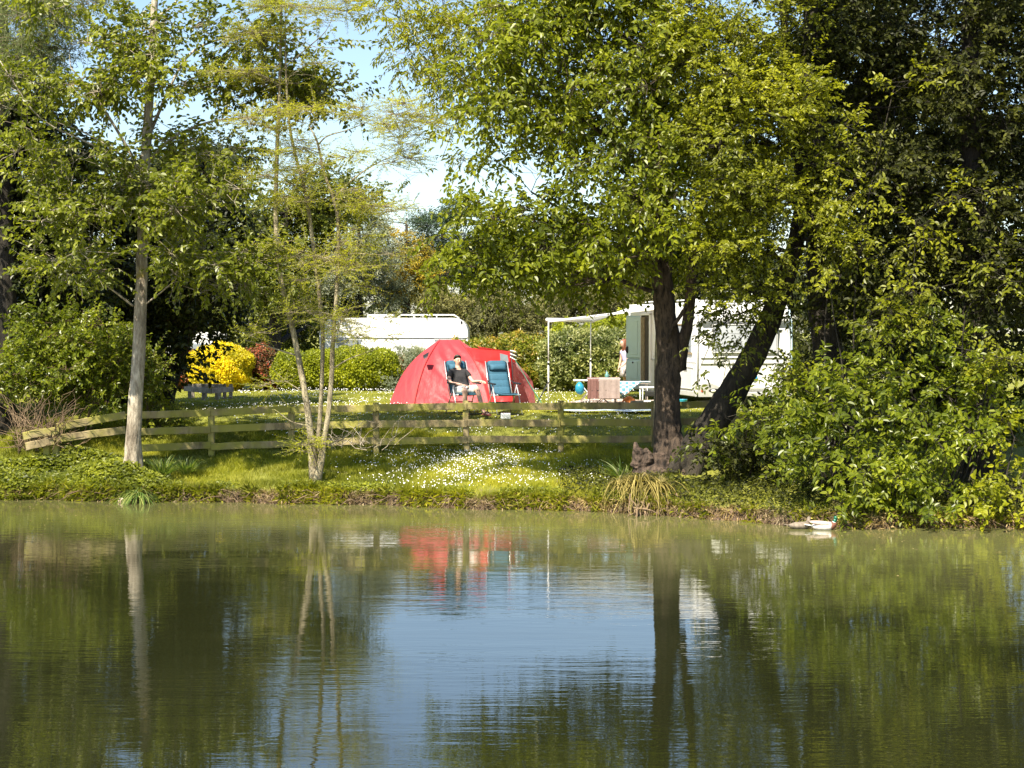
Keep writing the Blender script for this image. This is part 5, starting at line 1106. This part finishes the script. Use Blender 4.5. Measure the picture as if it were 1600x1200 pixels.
mat_sheet('groundsheet', 'pale blue groundsheet edge lying on the grass right of the chairs', [W(850, 600, 35.2), W(1045, 600, 35.2), W(1050, 600, 35.8), W(846, 600, 35.7)], plain('pale_blue_sheet', (.42, .52, .60), .6, var=.15, nscale=8), .06)
mat_sheet('awning_carpet', 'dusty pink awning carpet under the camping table and towels', [W(868, 600, 36.9), W(1035, 600, 37.0), W(1045, 600, 40.2), W(905, 600, 40.0)], plain('pink_carpet', (.42, .32, .26), .95, var=.12, nscale=12), .05)
wbp = gpos(790, 34.5)
g = G(); bar(g, (-.10, 0, .07), (.10, 0, .07), .16, .13, .02); o = g.build('white_box', M_white); o.location = tuple(wbp); tag(o, 'small white box on the grass under the empty reclining chair', 'box')

# ------------------------------------------------------------------ far caravans
def far_caravan(label, px, D, length, h, gz, right_round=.45):
    P = W(px, 600, D); P[2] = gz
    c = thing('parked_caravan', label, 'caravan', P, 0, None)
    pts = [(0, .35), (-length, .35), (-length, h - .5)] + [(-length + .45 * (1 - math.cos(a)), h - .5 + .5 * math.sin(a)) for a in np.linspace(.2, 1.57, 5)] + [(-right_round * (1 - math.sin(a)), h - right_round + right_round * math.cos(a)) for a in np.linspace(0, 1.57, 7)]
    n = len(pts); V = [(x, y, z) for y in (0, 2.2) for (x, z) in pts]
    g = G(); g.add(V, [np.array([(i, n + i, n + (i + 1) % n, (i + 1) % n) for i in range(n)]), np.array([list(range(n)), list(range(2 * n - 1, n - 1, -1))])]); g.build('body', M_white, c)
    return c
fcv = far_caravan('long white caravan beyond the hedge with its roof above the tent', 731, 50.5, 4.5, 2.48, .84)
h = 2.48
g = G(); bar(g, (-4.4, -.015, h - .60), (-.02, -.015, h - .60), .03, .03, .006); g.build('awning_channel', M_greyplastic, fcv)
for (x0, x1) in ((-.98, -.18), (-4.1, -3.25)):
    g = G(); bar(g, (x0, -.012, h - .95), (x1, -.012, h - .95), .04, .56, .02); wdw = g.build('window', M_glass, fcv)
    g = G(); bar(g, (x0 - .03, -.02, h - .665), (x1 + .03, -.02, h - .665), .03, .03); g.build('window_frame', M_greyplastic, wdw)
    g = G(); bar(g, (x0 - .03, -.02, h - 1.24), (x1 + .03, -.02, h - 1.24), .03, .03); g.build('window_frame', M_greyplastic, wdw)
g = G(); bar(g, (-3.1, .9, h + .05), (-2.3, .9, h + .05), .8, .12, .04); g.build('roof_light', M_offwhite, fcv)
g = G(); tube(g, [(-2.15, .15, h), (-2.02, .15, h + .09), (-.42, .15, h + .09), (-.25, .15, h - .02)], .022, 6); tube(g, [(-1.65, .15, h), (-1.65, .15, h + .09)], .018, 6); tube(g, [(-.95, .15, h), (-.95, .15, h + .09)], .018, 6); g.build('roof_rail', M_whitemetal, fcv, True)
g = G(); tube(g, [(-2.6, -.05, .30), (-2.6, .2, .30)], .30, 18); g.build('wheel', M_rubber, fcv, True)
g = G(); ball(g, (-.19, -.01, h - .14), (.03, .02, .05), 6); g.build('marker_lamp', M_black, fcv, True)
f2 = far_caravan('small sliver of a white caravan roof left of the golden shrub', 350, 51.5, 1.9, 2.0, .9, .35)
g = G(); bar(g, (-1.2, -.012, 1.45), (-.3, -.012, 1.45), .04, .35, .02); g.build('window', M_glass, f2)
f3 = far_caravan('white caravan roof glimpsed over the hedge beneath the awning', 970, 56, 2.4, 2.2, .9, .3)
g = G(); bar(g, (-1.9, -.012, 1.7), (-.5, -.012, 1.7), .04, .3, .02); g.build('window', M_glass, f3)

# ------------------------------------------------------------------ ducks
M_duckb = plain('duck_pale_feathers', (.66, .60, .56), .7, var=.12, nscale=18); M_duckbr = plain('duck_brown_breast', (.16, .06, .035), .7, var=.3, nscale=20)
M_duckw = plain('duck_grey_wing', (.42, .33, .28), .7, var=.25, nscale=22); M_green = plain('duck_green_head', (.01, .12, .07), .25, var=.2); M_bill = plain('duck_bill', (.45, .36, .06), .4)
dk = W(1287, 600, 25.0); dk[2] = 0
du = thing('duck', 'drake with green head and pale body swimming under the bright shrub', 'duck', dk, -.1)
def lathe(g, rings, n=14, m=0):
    V = []
    for (x, z, ry, rz_) in rings:
        for k in range(n): a = 2 * math.pi * k / n; V.append((x, ry * math.cos(a), z + rz_ * math.sin(a)))
    R0 = len(rings); i = np.arange(R0 - 1)[:, None] * n; j = np.arange(n)[None]; Q = np.stack([i + j, i + (j + 1) % n, i + n + (j + 1) % n, i + n + j], -1).reshape(-1, 4)
    g.add(V, [Q[:, ::-1], np.array([list(range(n)), [(R0 - 1) * n + q for q in range(n - 1, -1, -1)]])], None, m)
g = G(); lathe(g, [(-.17, .05, .015, .012), (-.13, .045, .055, .04), (-.06, .045, .085, .065), (.03, .045, .095, .072), (.10, .05, .088, .068), (.125, .055, .08, .06)]); db = g.build('body', M_duckb, du, True)
g = G(); lathe(g, [(.124, .055, .081, .061), (.16, .062, .068, .055), (.19, .07, .045, .045), (.205, .08, .02, .025)]); g.build('breast', M_duckbr, du, True)
g = G(); tube(g, [(.165, 0, .10), (.18, 0, .135), (.19, 0, .16)], [.03, .026, .026], 10); tube(g, [(.19, 0, .155), (.195, 0, .185), (.20, 0, .205)], [.026, .034, .018], 10); hd_ = g.build('head', M_green, du, True)
g = G(); tube(g, [(.215, 0, .182), (.25, 0, .172), (.275, 0, .168)], [.014, .012, .006], 8); g.build('bill', M_bill, hd_, True)
g = G(); ball(g, (.206, -.028, .19), .005, 6); g.build('eye', M_eye, hd_, True)
g = G(); tube(g, [(.168, 0, .108), (.171, 0, .116)], [.033, .032], 12); g.build('neck_ring', M_white, du, True)
for s in (-1, 1):
    g = G(); lathe(g, [(-.20, .115, .008, .006), (-.12, .105, .018, .022), (-.02, .09, .022, .036), (.07, .08, .018, .034), (.10, .075, .008, .015)]); wg = g.build('wing', M_duckw, du, True); wg.location = (0, s * .068, 0)
g = G(); bar(g, (-.15, 0, .055), (-.27, 0, .075), .06, .012, .004); g.build('tail', M_white, du)
dk2 = W(1250, 600, 25.1); dk2[2] = 0
d2 = thing('duck', 'drab brown duck almost hidden in the shade left of the green-headed drake', 'duck', dk2, .15)
M_hen = plain('hen_duck_feathers', (.20, .16, .12), .8, var=.4, nscale=26)
g = G(); lathe(g, [(-.17, .05, .015, .012), (-.13, .045, .055, .035), (-.06, .045, .08, .055), (.05, .045, .085, .06), (.12, .05, .07, .055), (.17, .06, .02, .03)]); g.build('body', M_hen, d2, True)
g = G(); tube(g, [(.12, 0, .08), (.15, 0, .125), (.155, 0, .16), (.165, 0, .18)], [.035, .026, .032, .016], 10); h2 = g.build('head', M_hen, d2, True)
g = G(); tube(g, [(.18, 0, .155), (.22, 0, .145)], [.012, .007], 8); g.build('bill', M_bill, h2, True)
g = G(); bar(g, (-.15, 0, .055), (-.23, 0, .07), .05, .012, .004); g.build('tail', M_hen, d2)

# ------------------------------------------------------------------ burl, roots, cut log
bb_ = W(1002, 700, 29.0); bb_[2] = float(ground(bb_[0], bb_[1]))
g = G()
for (q_, r_) in (((.24, .05, -.02), (.38, .24, .30)), ((.02, .02, .10), (.17, .15, .28)), ((.32, .10, .20), (.22, .14, .26))): ball(g, q_, r_, 16)
for (a_, b_, w0) in (((-.04, 0, .25), (-.10, 0, .66), .13), ((.10, 0, .30), (.08, 0, .54), .12), ((.02, -.08, .1), (-.16, -.12, -.02), .12)):
    tube(g, [a_, tuple((np.array(a_) + b_) / 2 + [.02, 0, 0]), b_], [w0, w0 * .75, .015], 12)
o = g.build('tree_stump', barkmat('pink_grey_bark', (.014, .010, .007), (.13, .088, .062), (.10, .10, .03), .6, 6), smooth=True); o.location = tuple(bb_)
md = o.modifiers.new('join', 'REMESH'); md.mode = 'VOXEL'; md.voxel_size = .022
tx = bpy.data.textures.new('bark_lumps', 'MUSGRAVE'); tx.noise_scale = .09
md = o.modifiers.new('gnarl', 'DISPLACE'); md.texture = tx; md.strength = .025; md.mid_level = .6
tag(o, 'gnarled leaning stump against the left foot of the forked trunk', 'stump')
lg_ = W(190, 722, 28.9); lg_[2] = float(ground(lg_[0], lg_[1])) + .07
g = G(); tube(g, [(0, .25, -.05), (0, .05, 0), (0, -.02, .02), (0, -.03, .02)], [.06, .085, .08, .07], 14, .03); o = g.build('cut_log', plain('pink_cut_wood', (.55, .38, .32), .8, var=.2, nscale=20), smooth=True); o.location = tuple(lg_); tag(o, 'pale pinkish sawn log end at the foot of the slim trunk', 'log')
g = G()
for k in range(90):
    px = RG.uniform(985, 1075); D = 27.0 + RG.uniform(-.15, .45); q = W(px, 600, D); z0 = RG.uniform(.05, .34)
    p0 = np.array([q[0], D, z0]); cvv = curve(p0, p0 + [RG.normal(0, .28), RG.uniform(-.35, -.05), -z0 - .05], .1, 5, .15); tube(g, cvv, np.linspace(.02, .006, 5) * RG.uniform(.4, 1.2), 5, cap=False)
o = g.build('exposed_roots', B_twig, smooth=True); tag(o, 'tangle of pale exposed roots at the water edge below the forked trunk', 'roots', kind='stuff')
g = G()
for (cx_, w_, nn) in ((250, 200, 60), (800, 90, 40), (560, 200, 50), (1480, 90, 30)):
    for k in range(nn):
        px = cx_ + RG.uniform(-w_, w_); x = (px - 800) / F * 28; yy = float(shore(x)) + RG.uniform(.0, .22); z0 = RG.uniform(.02, .2)
        p0 = np.array([x, yy, z0]); cvv = curve(p0, p0 + [RG.normal(0, .3), RG.uniform(-.25, .02), -z0 + RG.uniform(-.02, .05)], .15, 4, .2); tube(g, cvv, np.linspace(.011, .003, 4) * RG.uniform(.5, 1.2), 4, cap=False)
o = g.build('bank_roots', B_twig, smooth=True); tag(o, 'thin bare roots and dead stems along the eroded bank lip', 'roots', kind='stuff')
g = G()
for k in range(150):
    p0 = W(RG.uniform(25, 100), RG.uniform(660, 705), 30.9 + RG.uniform(-.5, .3)); p1 = p0 + [RG.normal(.1, .35), RG.normal(0, .25), RG.uniform(.1, .75)]
    cvv = curve(p0, p1, .05, 6, .16); tube(g, cvv, np.linspace(.009, .003, 6), 4, cap=False)
o = g.build('dead_brambles', B_twig, smooth=True); tag(o, 'tangle of bare brown bramble stems over the broken fence', 'brambles', kind='stuff')
g = G()
for k in range(34):
    p0 = W(RG.uniform(505, 620), RG.uniform(688, 704), 29.6 + RG.uniform(-.3, .5)); p1 = p0 + [RG.normal(.0, .4), RG.normal(0, .2), RG.uniform(.1, .5)]
    tube(g, curve(p0, p1, .05, 6, .16), np.linspace(.008, .002, 6), 4, cap=False)
o = g.build('bare_twigs', B_alder, smooth=True); tag(o, 'pale bare twigs sticking up in front of the fence beside the feathery tree', 'twigs', kind='stuff')

# ------------------------------------------------------------------ grass, flowers, ground cover
def blades(g, x, y, h, wd, lean=.5, base=None, a=None):
    n = len(x); z = ground(x, y) if base is None else base
    P = np.stack([x, y, z - .01], -1); th = RG.uniform(0, 6.283, n); s = np.stack([np.cos(th), np.sin(th), np.zeros(n)], -1) * (wd / 2)
    ld = RG.normal(0, 1, (n, 3)); ld[:, 2] = 0; tip = P + ld * (lean * h)[:, None] + np.stack([np.zeros(n), np.zeros(n), h], -1)
    V = np.stack([P - s, P + s, tip], 1).reshape(-1, 3); g.add(V, np.arange(n * 3).reshape(-1, 3), a)
def tone(x, y): return np.clip(.5 + .22 * np.sin(x * 1.3 + 2 * np.sin(y * .9)) + .18 * np.sin(x * 3.7 - y * 2.1) + RG.normal(0, .2, len(x)), 0, 1)
g = G(); n = 330000; x = RG.uniform(-11, 9, n); d = RG.uniform(.08, 5.2, n) ; y = shore(x) + d
kp = (RG.random(n) < .35 + .65 * (np.sin(x * 2.3) * np.sin(d * 2.9 + x) > -.5)) & (np.abs(x) < y * .34) & ((x / y * F + 800 < 1050) | (RG.random(n) < .22))
x, y, d = x[kp], y[kp], d[kp]; hh_ = RG.uniform(.03, .085, len(x)) * (1 + .7 * (np.sin(x * 4.1 + 3 * np.sin(y * 3)) > .4)); blades(g, x, y, hh_, .012, .45, a=tone(x, y))
o = g.build('bank_grass', L_grass); tag(o, 'rough grass covering the sloping bank', 'grass', kind='stuff')
g = G(); n = 260000; y = 32.2 + 16.5 * RG.random(n) ** 1.3; x = RG.uniform(-.34, .34, n) * y; hh_ = RG.uniform(.02, .05, n); blades(g, x, y, hh_, .016, .6, a=tone(x, y))
o = g.build('lawn_grass', L_grass); tag(o, 'short mown grass on the camping lawn', 'grass', kind='stuff')
# dry fringe along the lip
g = G(); n = 9000; x = RG.uniform(-10, 9, n); y = shore(x) + RG.uniform(.0, .22, n); z = ground(x, y); P = np.stack([x, y, z + .02], -1)
A = np.stack([RG.normal(0, .5, n), -RG.uniform(.2, 1, n), RG.uniform(-.9, .5, n)], -1); leaves(g, P, A, rvec(n), RG.uniform(.06, .20, n), .010, True)
kk = (np.sin(x * 2.9) + np.sin(x * 7.1 + 1)) > -.9
o = g.build('dry_fringe', L_dry); tag(o, 'dry straw and dead grass hanging over the water edge', 'dead grass', kind='stuff')
g = G(); n = 13000; x = RG.uniform(-10, 9, n); y = shore(x) + RG.uniform(.14, .5, n); kk = (np.sin(x * 1.9 + 1) + np.sin(x * 4.7) > -.3) & ((x / y * F + 800 < 1060) | (RG.random(n) < .15)); x, y = x[kk], y[kk]; n = len(x); z = ground(x, y) + RG.uniform(0, .10, n)
leaves(g, np.stack([x, y, z], -1), rvec(n) * [1, 1, .5], np.array([0, -.5, 1]) + rvec(n, .5), RG.uniform(.03, .07, n), RG.uniform(.02, .04, n), True)
o = g.build('bank_weeds', L_cover); tag(o, 'low broad-leaved weeds rooted along the bank edge', 'weeds', kind='stuff')
g = G(); n = 15000; x = RG.uniform(-10, 9, n); y = shore(x) + RG.uniform(.02, .28, n); kk = (np.sin(x * 3.1) + np.sin(x * 8.3 + 2) + .5 * np.sin(x * 19) > -.35) & ((x / y * F + 800 < 1000) | (RG.random(n) < .3)); x, y = x[kk], y[kk]; n = len(x); z = ground(x, y) + .03
A = np.stack([RG.normal(0, .6, n), -RG.uniform(.1, 1, n), RG.uniform(-.5, .9, n)], -1); leaves(g, np.stack([x, y, z], -1), A, rvec(n) + [0, -.3, .6], RG.uniform(.06, .19, n), RG.uniform(.008, .02, n), True, curl=.5)
o = g.build('lip_grass', L_grass); tag(o, 'green grass hanging over the eroded bank lip', 'grass', kind='stuff')
g = G(); n = 420; x = RG.uniform(-9, 8, n); y = shore(x) - .12 - 5 * RG.random(n) ** 2.5; z = np.full(n, .004)
leaves(g, np.stack([x, y, z], -1), rvec(n) * [1, 1, .02], np.array([0, 0, 1]) + rvec(n, .05), RG.uniform(.02, .06, n), RG.uniform(.012, .03, n), True, fold=.02, curl=.02)
o = g.build('floating_leaves', L_dry); tag(o, 'specks of fallen leaf floating near the far bank', 'floating leaves', kind='stuff')
# ground cover at the left
g = G(); n = 42000; px = RG.uniform(-60, 262, n); D = RG.uniform(28.9, 31.2, n); x = (px - 800) / F * D; y = np.maximum(D, shore(x) + .05); hgt_ = .06 + .30 * np.clip((y - shore(x)) / .6, 0, 1) * (.55 + .45 * np.sin(x * 2.7 + np.sin(y * 3) * 2)) * np.clip((262 - px) / 60, 0, 1)
z = ground(x, y) + hgt_ * RG.random(n) ** .5
leaves(g, np.stack([x, y, z], -1), rvec(n) * [1, 1, .4], np.array([.1, -.6, 1]) + rvec(n, .5), RG.uniform(.05, .10, n), RG.uniform(.035, .07, n), a=np.clip(RG.normal(.45, .25, n), 0, 1))
o = g.build('nettle_patch', L_cover); tag(o, 'leafy green ground cover filling the bank at the left', 'ground cover', kind='stuff')
g = G(); n = 9000; px = RG.uniform(880, 1600, n); x = (px - 800) / F * 27; y = shore(x) + RG.uniform(.05, 2.2, n); z = ground(x, y) + RG.uniform(0, .16, n)
leaves(g, np.stack([x, y, z], -1), rvec(n) * [1, 1, .4], np.array([.1, -.6, 1]) + rvec(n, .5), RG.uniform(.04, .09, n), RG.uniform(.02, .05, n), True)
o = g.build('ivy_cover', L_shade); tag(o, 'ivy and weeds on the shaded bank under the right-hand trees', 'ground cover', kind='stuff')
# daisies
def daisies(g, x, y, r):
    n = len(x); z = ground(x, y) + RG.uniform(.05, .10, n); c = np.stack([x, y, z], -1); N = norm(np.array([.1, -.75, .8]) + rvec(n, .4)); S = norm(np.cross(N, np.array([0, 0, 1.0]))); U = np.cross(S, N)
    V = np.stack([c + (S * math.cos(a) + U * math.sin(a)) * r[:, None] for a in np.arange(6) * math.pi / 3], 1).reshape(-1, 3)
    g.add(V, np.arange(n * 6).reshape(-1, 6))
g = G(); n = 1500; ncl = 110; ci = RG.integers(0, ncl, n); ccp = np.clip(RG.normal(735, 95, ncl), 480, 960); ccy = 28.7 + RG.random(ncl) * 3.4; ccx = (ccp - 800) / F * ccy
x = ccx[ci] + RG.normal(0, .35, n); y = ccy[ci] + RG.normal(0, .25, n); kk = y > shore(x) + .35; daisies(g, x[kk], y[kk], RG.uniform(.005, .012, kk.sum()))
o = g.build('bank_daisies', plain('daisy_white', (.82, .82, .80), .7, var=.03)); tag(o, 'drift of small white daisies on the bank in front of the fence', 'daisies', kind='stuff')
g = G(); n = 2600; cn = 160; cpx = RG.uniform(330, 1120, cn); cD = 32.6 + 14.5 * RG.random(cn); ci = RG.integers(0, cn, n)
y = cD[ci] + RG.normal(0, .25, n); x = (cpx[ci] - 800) / F * cD[ci] + RG.normal(0, .5, n); daisies(g, x, y, RG.uniform(.007, .013, n))
o = g.build('lawn_daisies', bpy.data.materials['daisy_white']); tag(o, 'scattered white daisies across the mown lawn', 'daisies', kind='stuff')
# sword-leaved tufts
def tuft(label, px, D, n, L, wd, spread, droop, mt, name='grass_tuft', dz=0.0, pull=(0, 0, 0)):
    P = W(px, 600, D); P[2] = float(ground(P[0], D)) + dz; g = G(); seg = 5
    th = RG.uniform(0, 6.283, n); el = RG.uniform(.75, 1.5, n) - spread * RG.random(n); LL = L * RG.uniform(.6, 1.15, n)
    d = np.stack([np.cos(th) * np.cos(el), np.sin(th) * np.cos(el), np.sin(el)], -1); b0 = np.stack([np.cos(th), np.sin(th), np.zeros(n)], -1) * RG.uniform(0, .12, (n, 1)); sd_ = np.stack([-np.sin(th), np.cos(th), np.zeros(n)], -1)
    V = np.zeros((n, (seg + 1) * 2, 3))
    for k in range(seg + 1):
        s = k / seg; c = b0 + d * (s * LL)[:, None] - np.array([0, 0, 1]) * (droop * s ** 2.2 * LL)[:, None] + np.array(pull) * s ** 2
        w_ = wd * (1 - s ** 2) * .5 + .0008; V[:, 2 * k] = c - sd_ * w_; V[:, 2 * k + 1] = c + sd_ * w_
    b = np.arange(n)[:, None, None] * (seg + 1) * 2; Q = (b + np.array([[2 * k, 2 * k + 1, 2 * k + 3, 2 * k + 2] for k in range(seg)])[None]).reshape(-1, 4)
    V += (RG.normal(0, 1, (n, 1, 3)) * [.10, .10, .03]) * (np.arange((seg + 1) * 2) // 2 / seg)[None, :, None] ** 1.5
    g.add(V.reshape(-1, 3), Q, np.repeat(RG.random(n), seg)); o = g.build(name, mt); o.location = tuple(P); tag(o, label, 'grass tuft', 'sword-leaved tufts on the bank'); return o
tuft('tall iris-like tuft immediately right of the slim pale trunk', 250, 29.9, 170, .55, .022, .3, .3, L_iris)
tuft('iris-like tuft in front of the fence post left of the feathery tree', 290, 30.3, 150, .50, .022, .35, .35, L_iris)
tuft('drooping tuft hanging to the water below the slim pale trunk', 215, 28.9, 160, .55, .018, .9, .9, L_iris, dz=.1, pull=(0, -.25, -.1))
yl = leafmat('yellowing_blade', (.07, .06, .014), (.18, .15, .04), (.38, .32, .12), .3, .6)
for nm_, px_, D_, n_, L_, dz_ in (('left', 972, 27.9, 110, .60, .12), ('middle', 1000, 27.7, 150, .75, .20), ('right', 1028, 27.6, 110, .70, .16)):
    tuft(nm_ + ' one of three yellowing tufts trailing down the bank below the stump', px_, D_, n_, L_, .018, 1.2, .85, yl, dz=dz_, pull=(RG.normal(0, .1), -.3, -.15))
tuft('green spiky tuft leaning out beside the gnarled stump', 968, 28.9, 60, .55, .022, .5, .3, L_iris, dz=.05, pull=(-.2, 0, 0))
tuft('small tuft on the bank below the gnarled stump', 940, 27.55, 120, .24, .014, .6, .5, L_grass)
tuft('yellow-green mossy tuft at the foot of the forked trunk', 1045, 27.5, 220, .28, .016, .8, .6, L_lime)
tuft('straw-coloured reeds standing in the water under the right-hand shrubs', 1430, 25.0, 60, .42, .014, .8, .3, L_dry)
tuft('green reeds at the waterline near the right edge', 1500, 25.0, 50, .45, .014, .5, .4, L_iris)
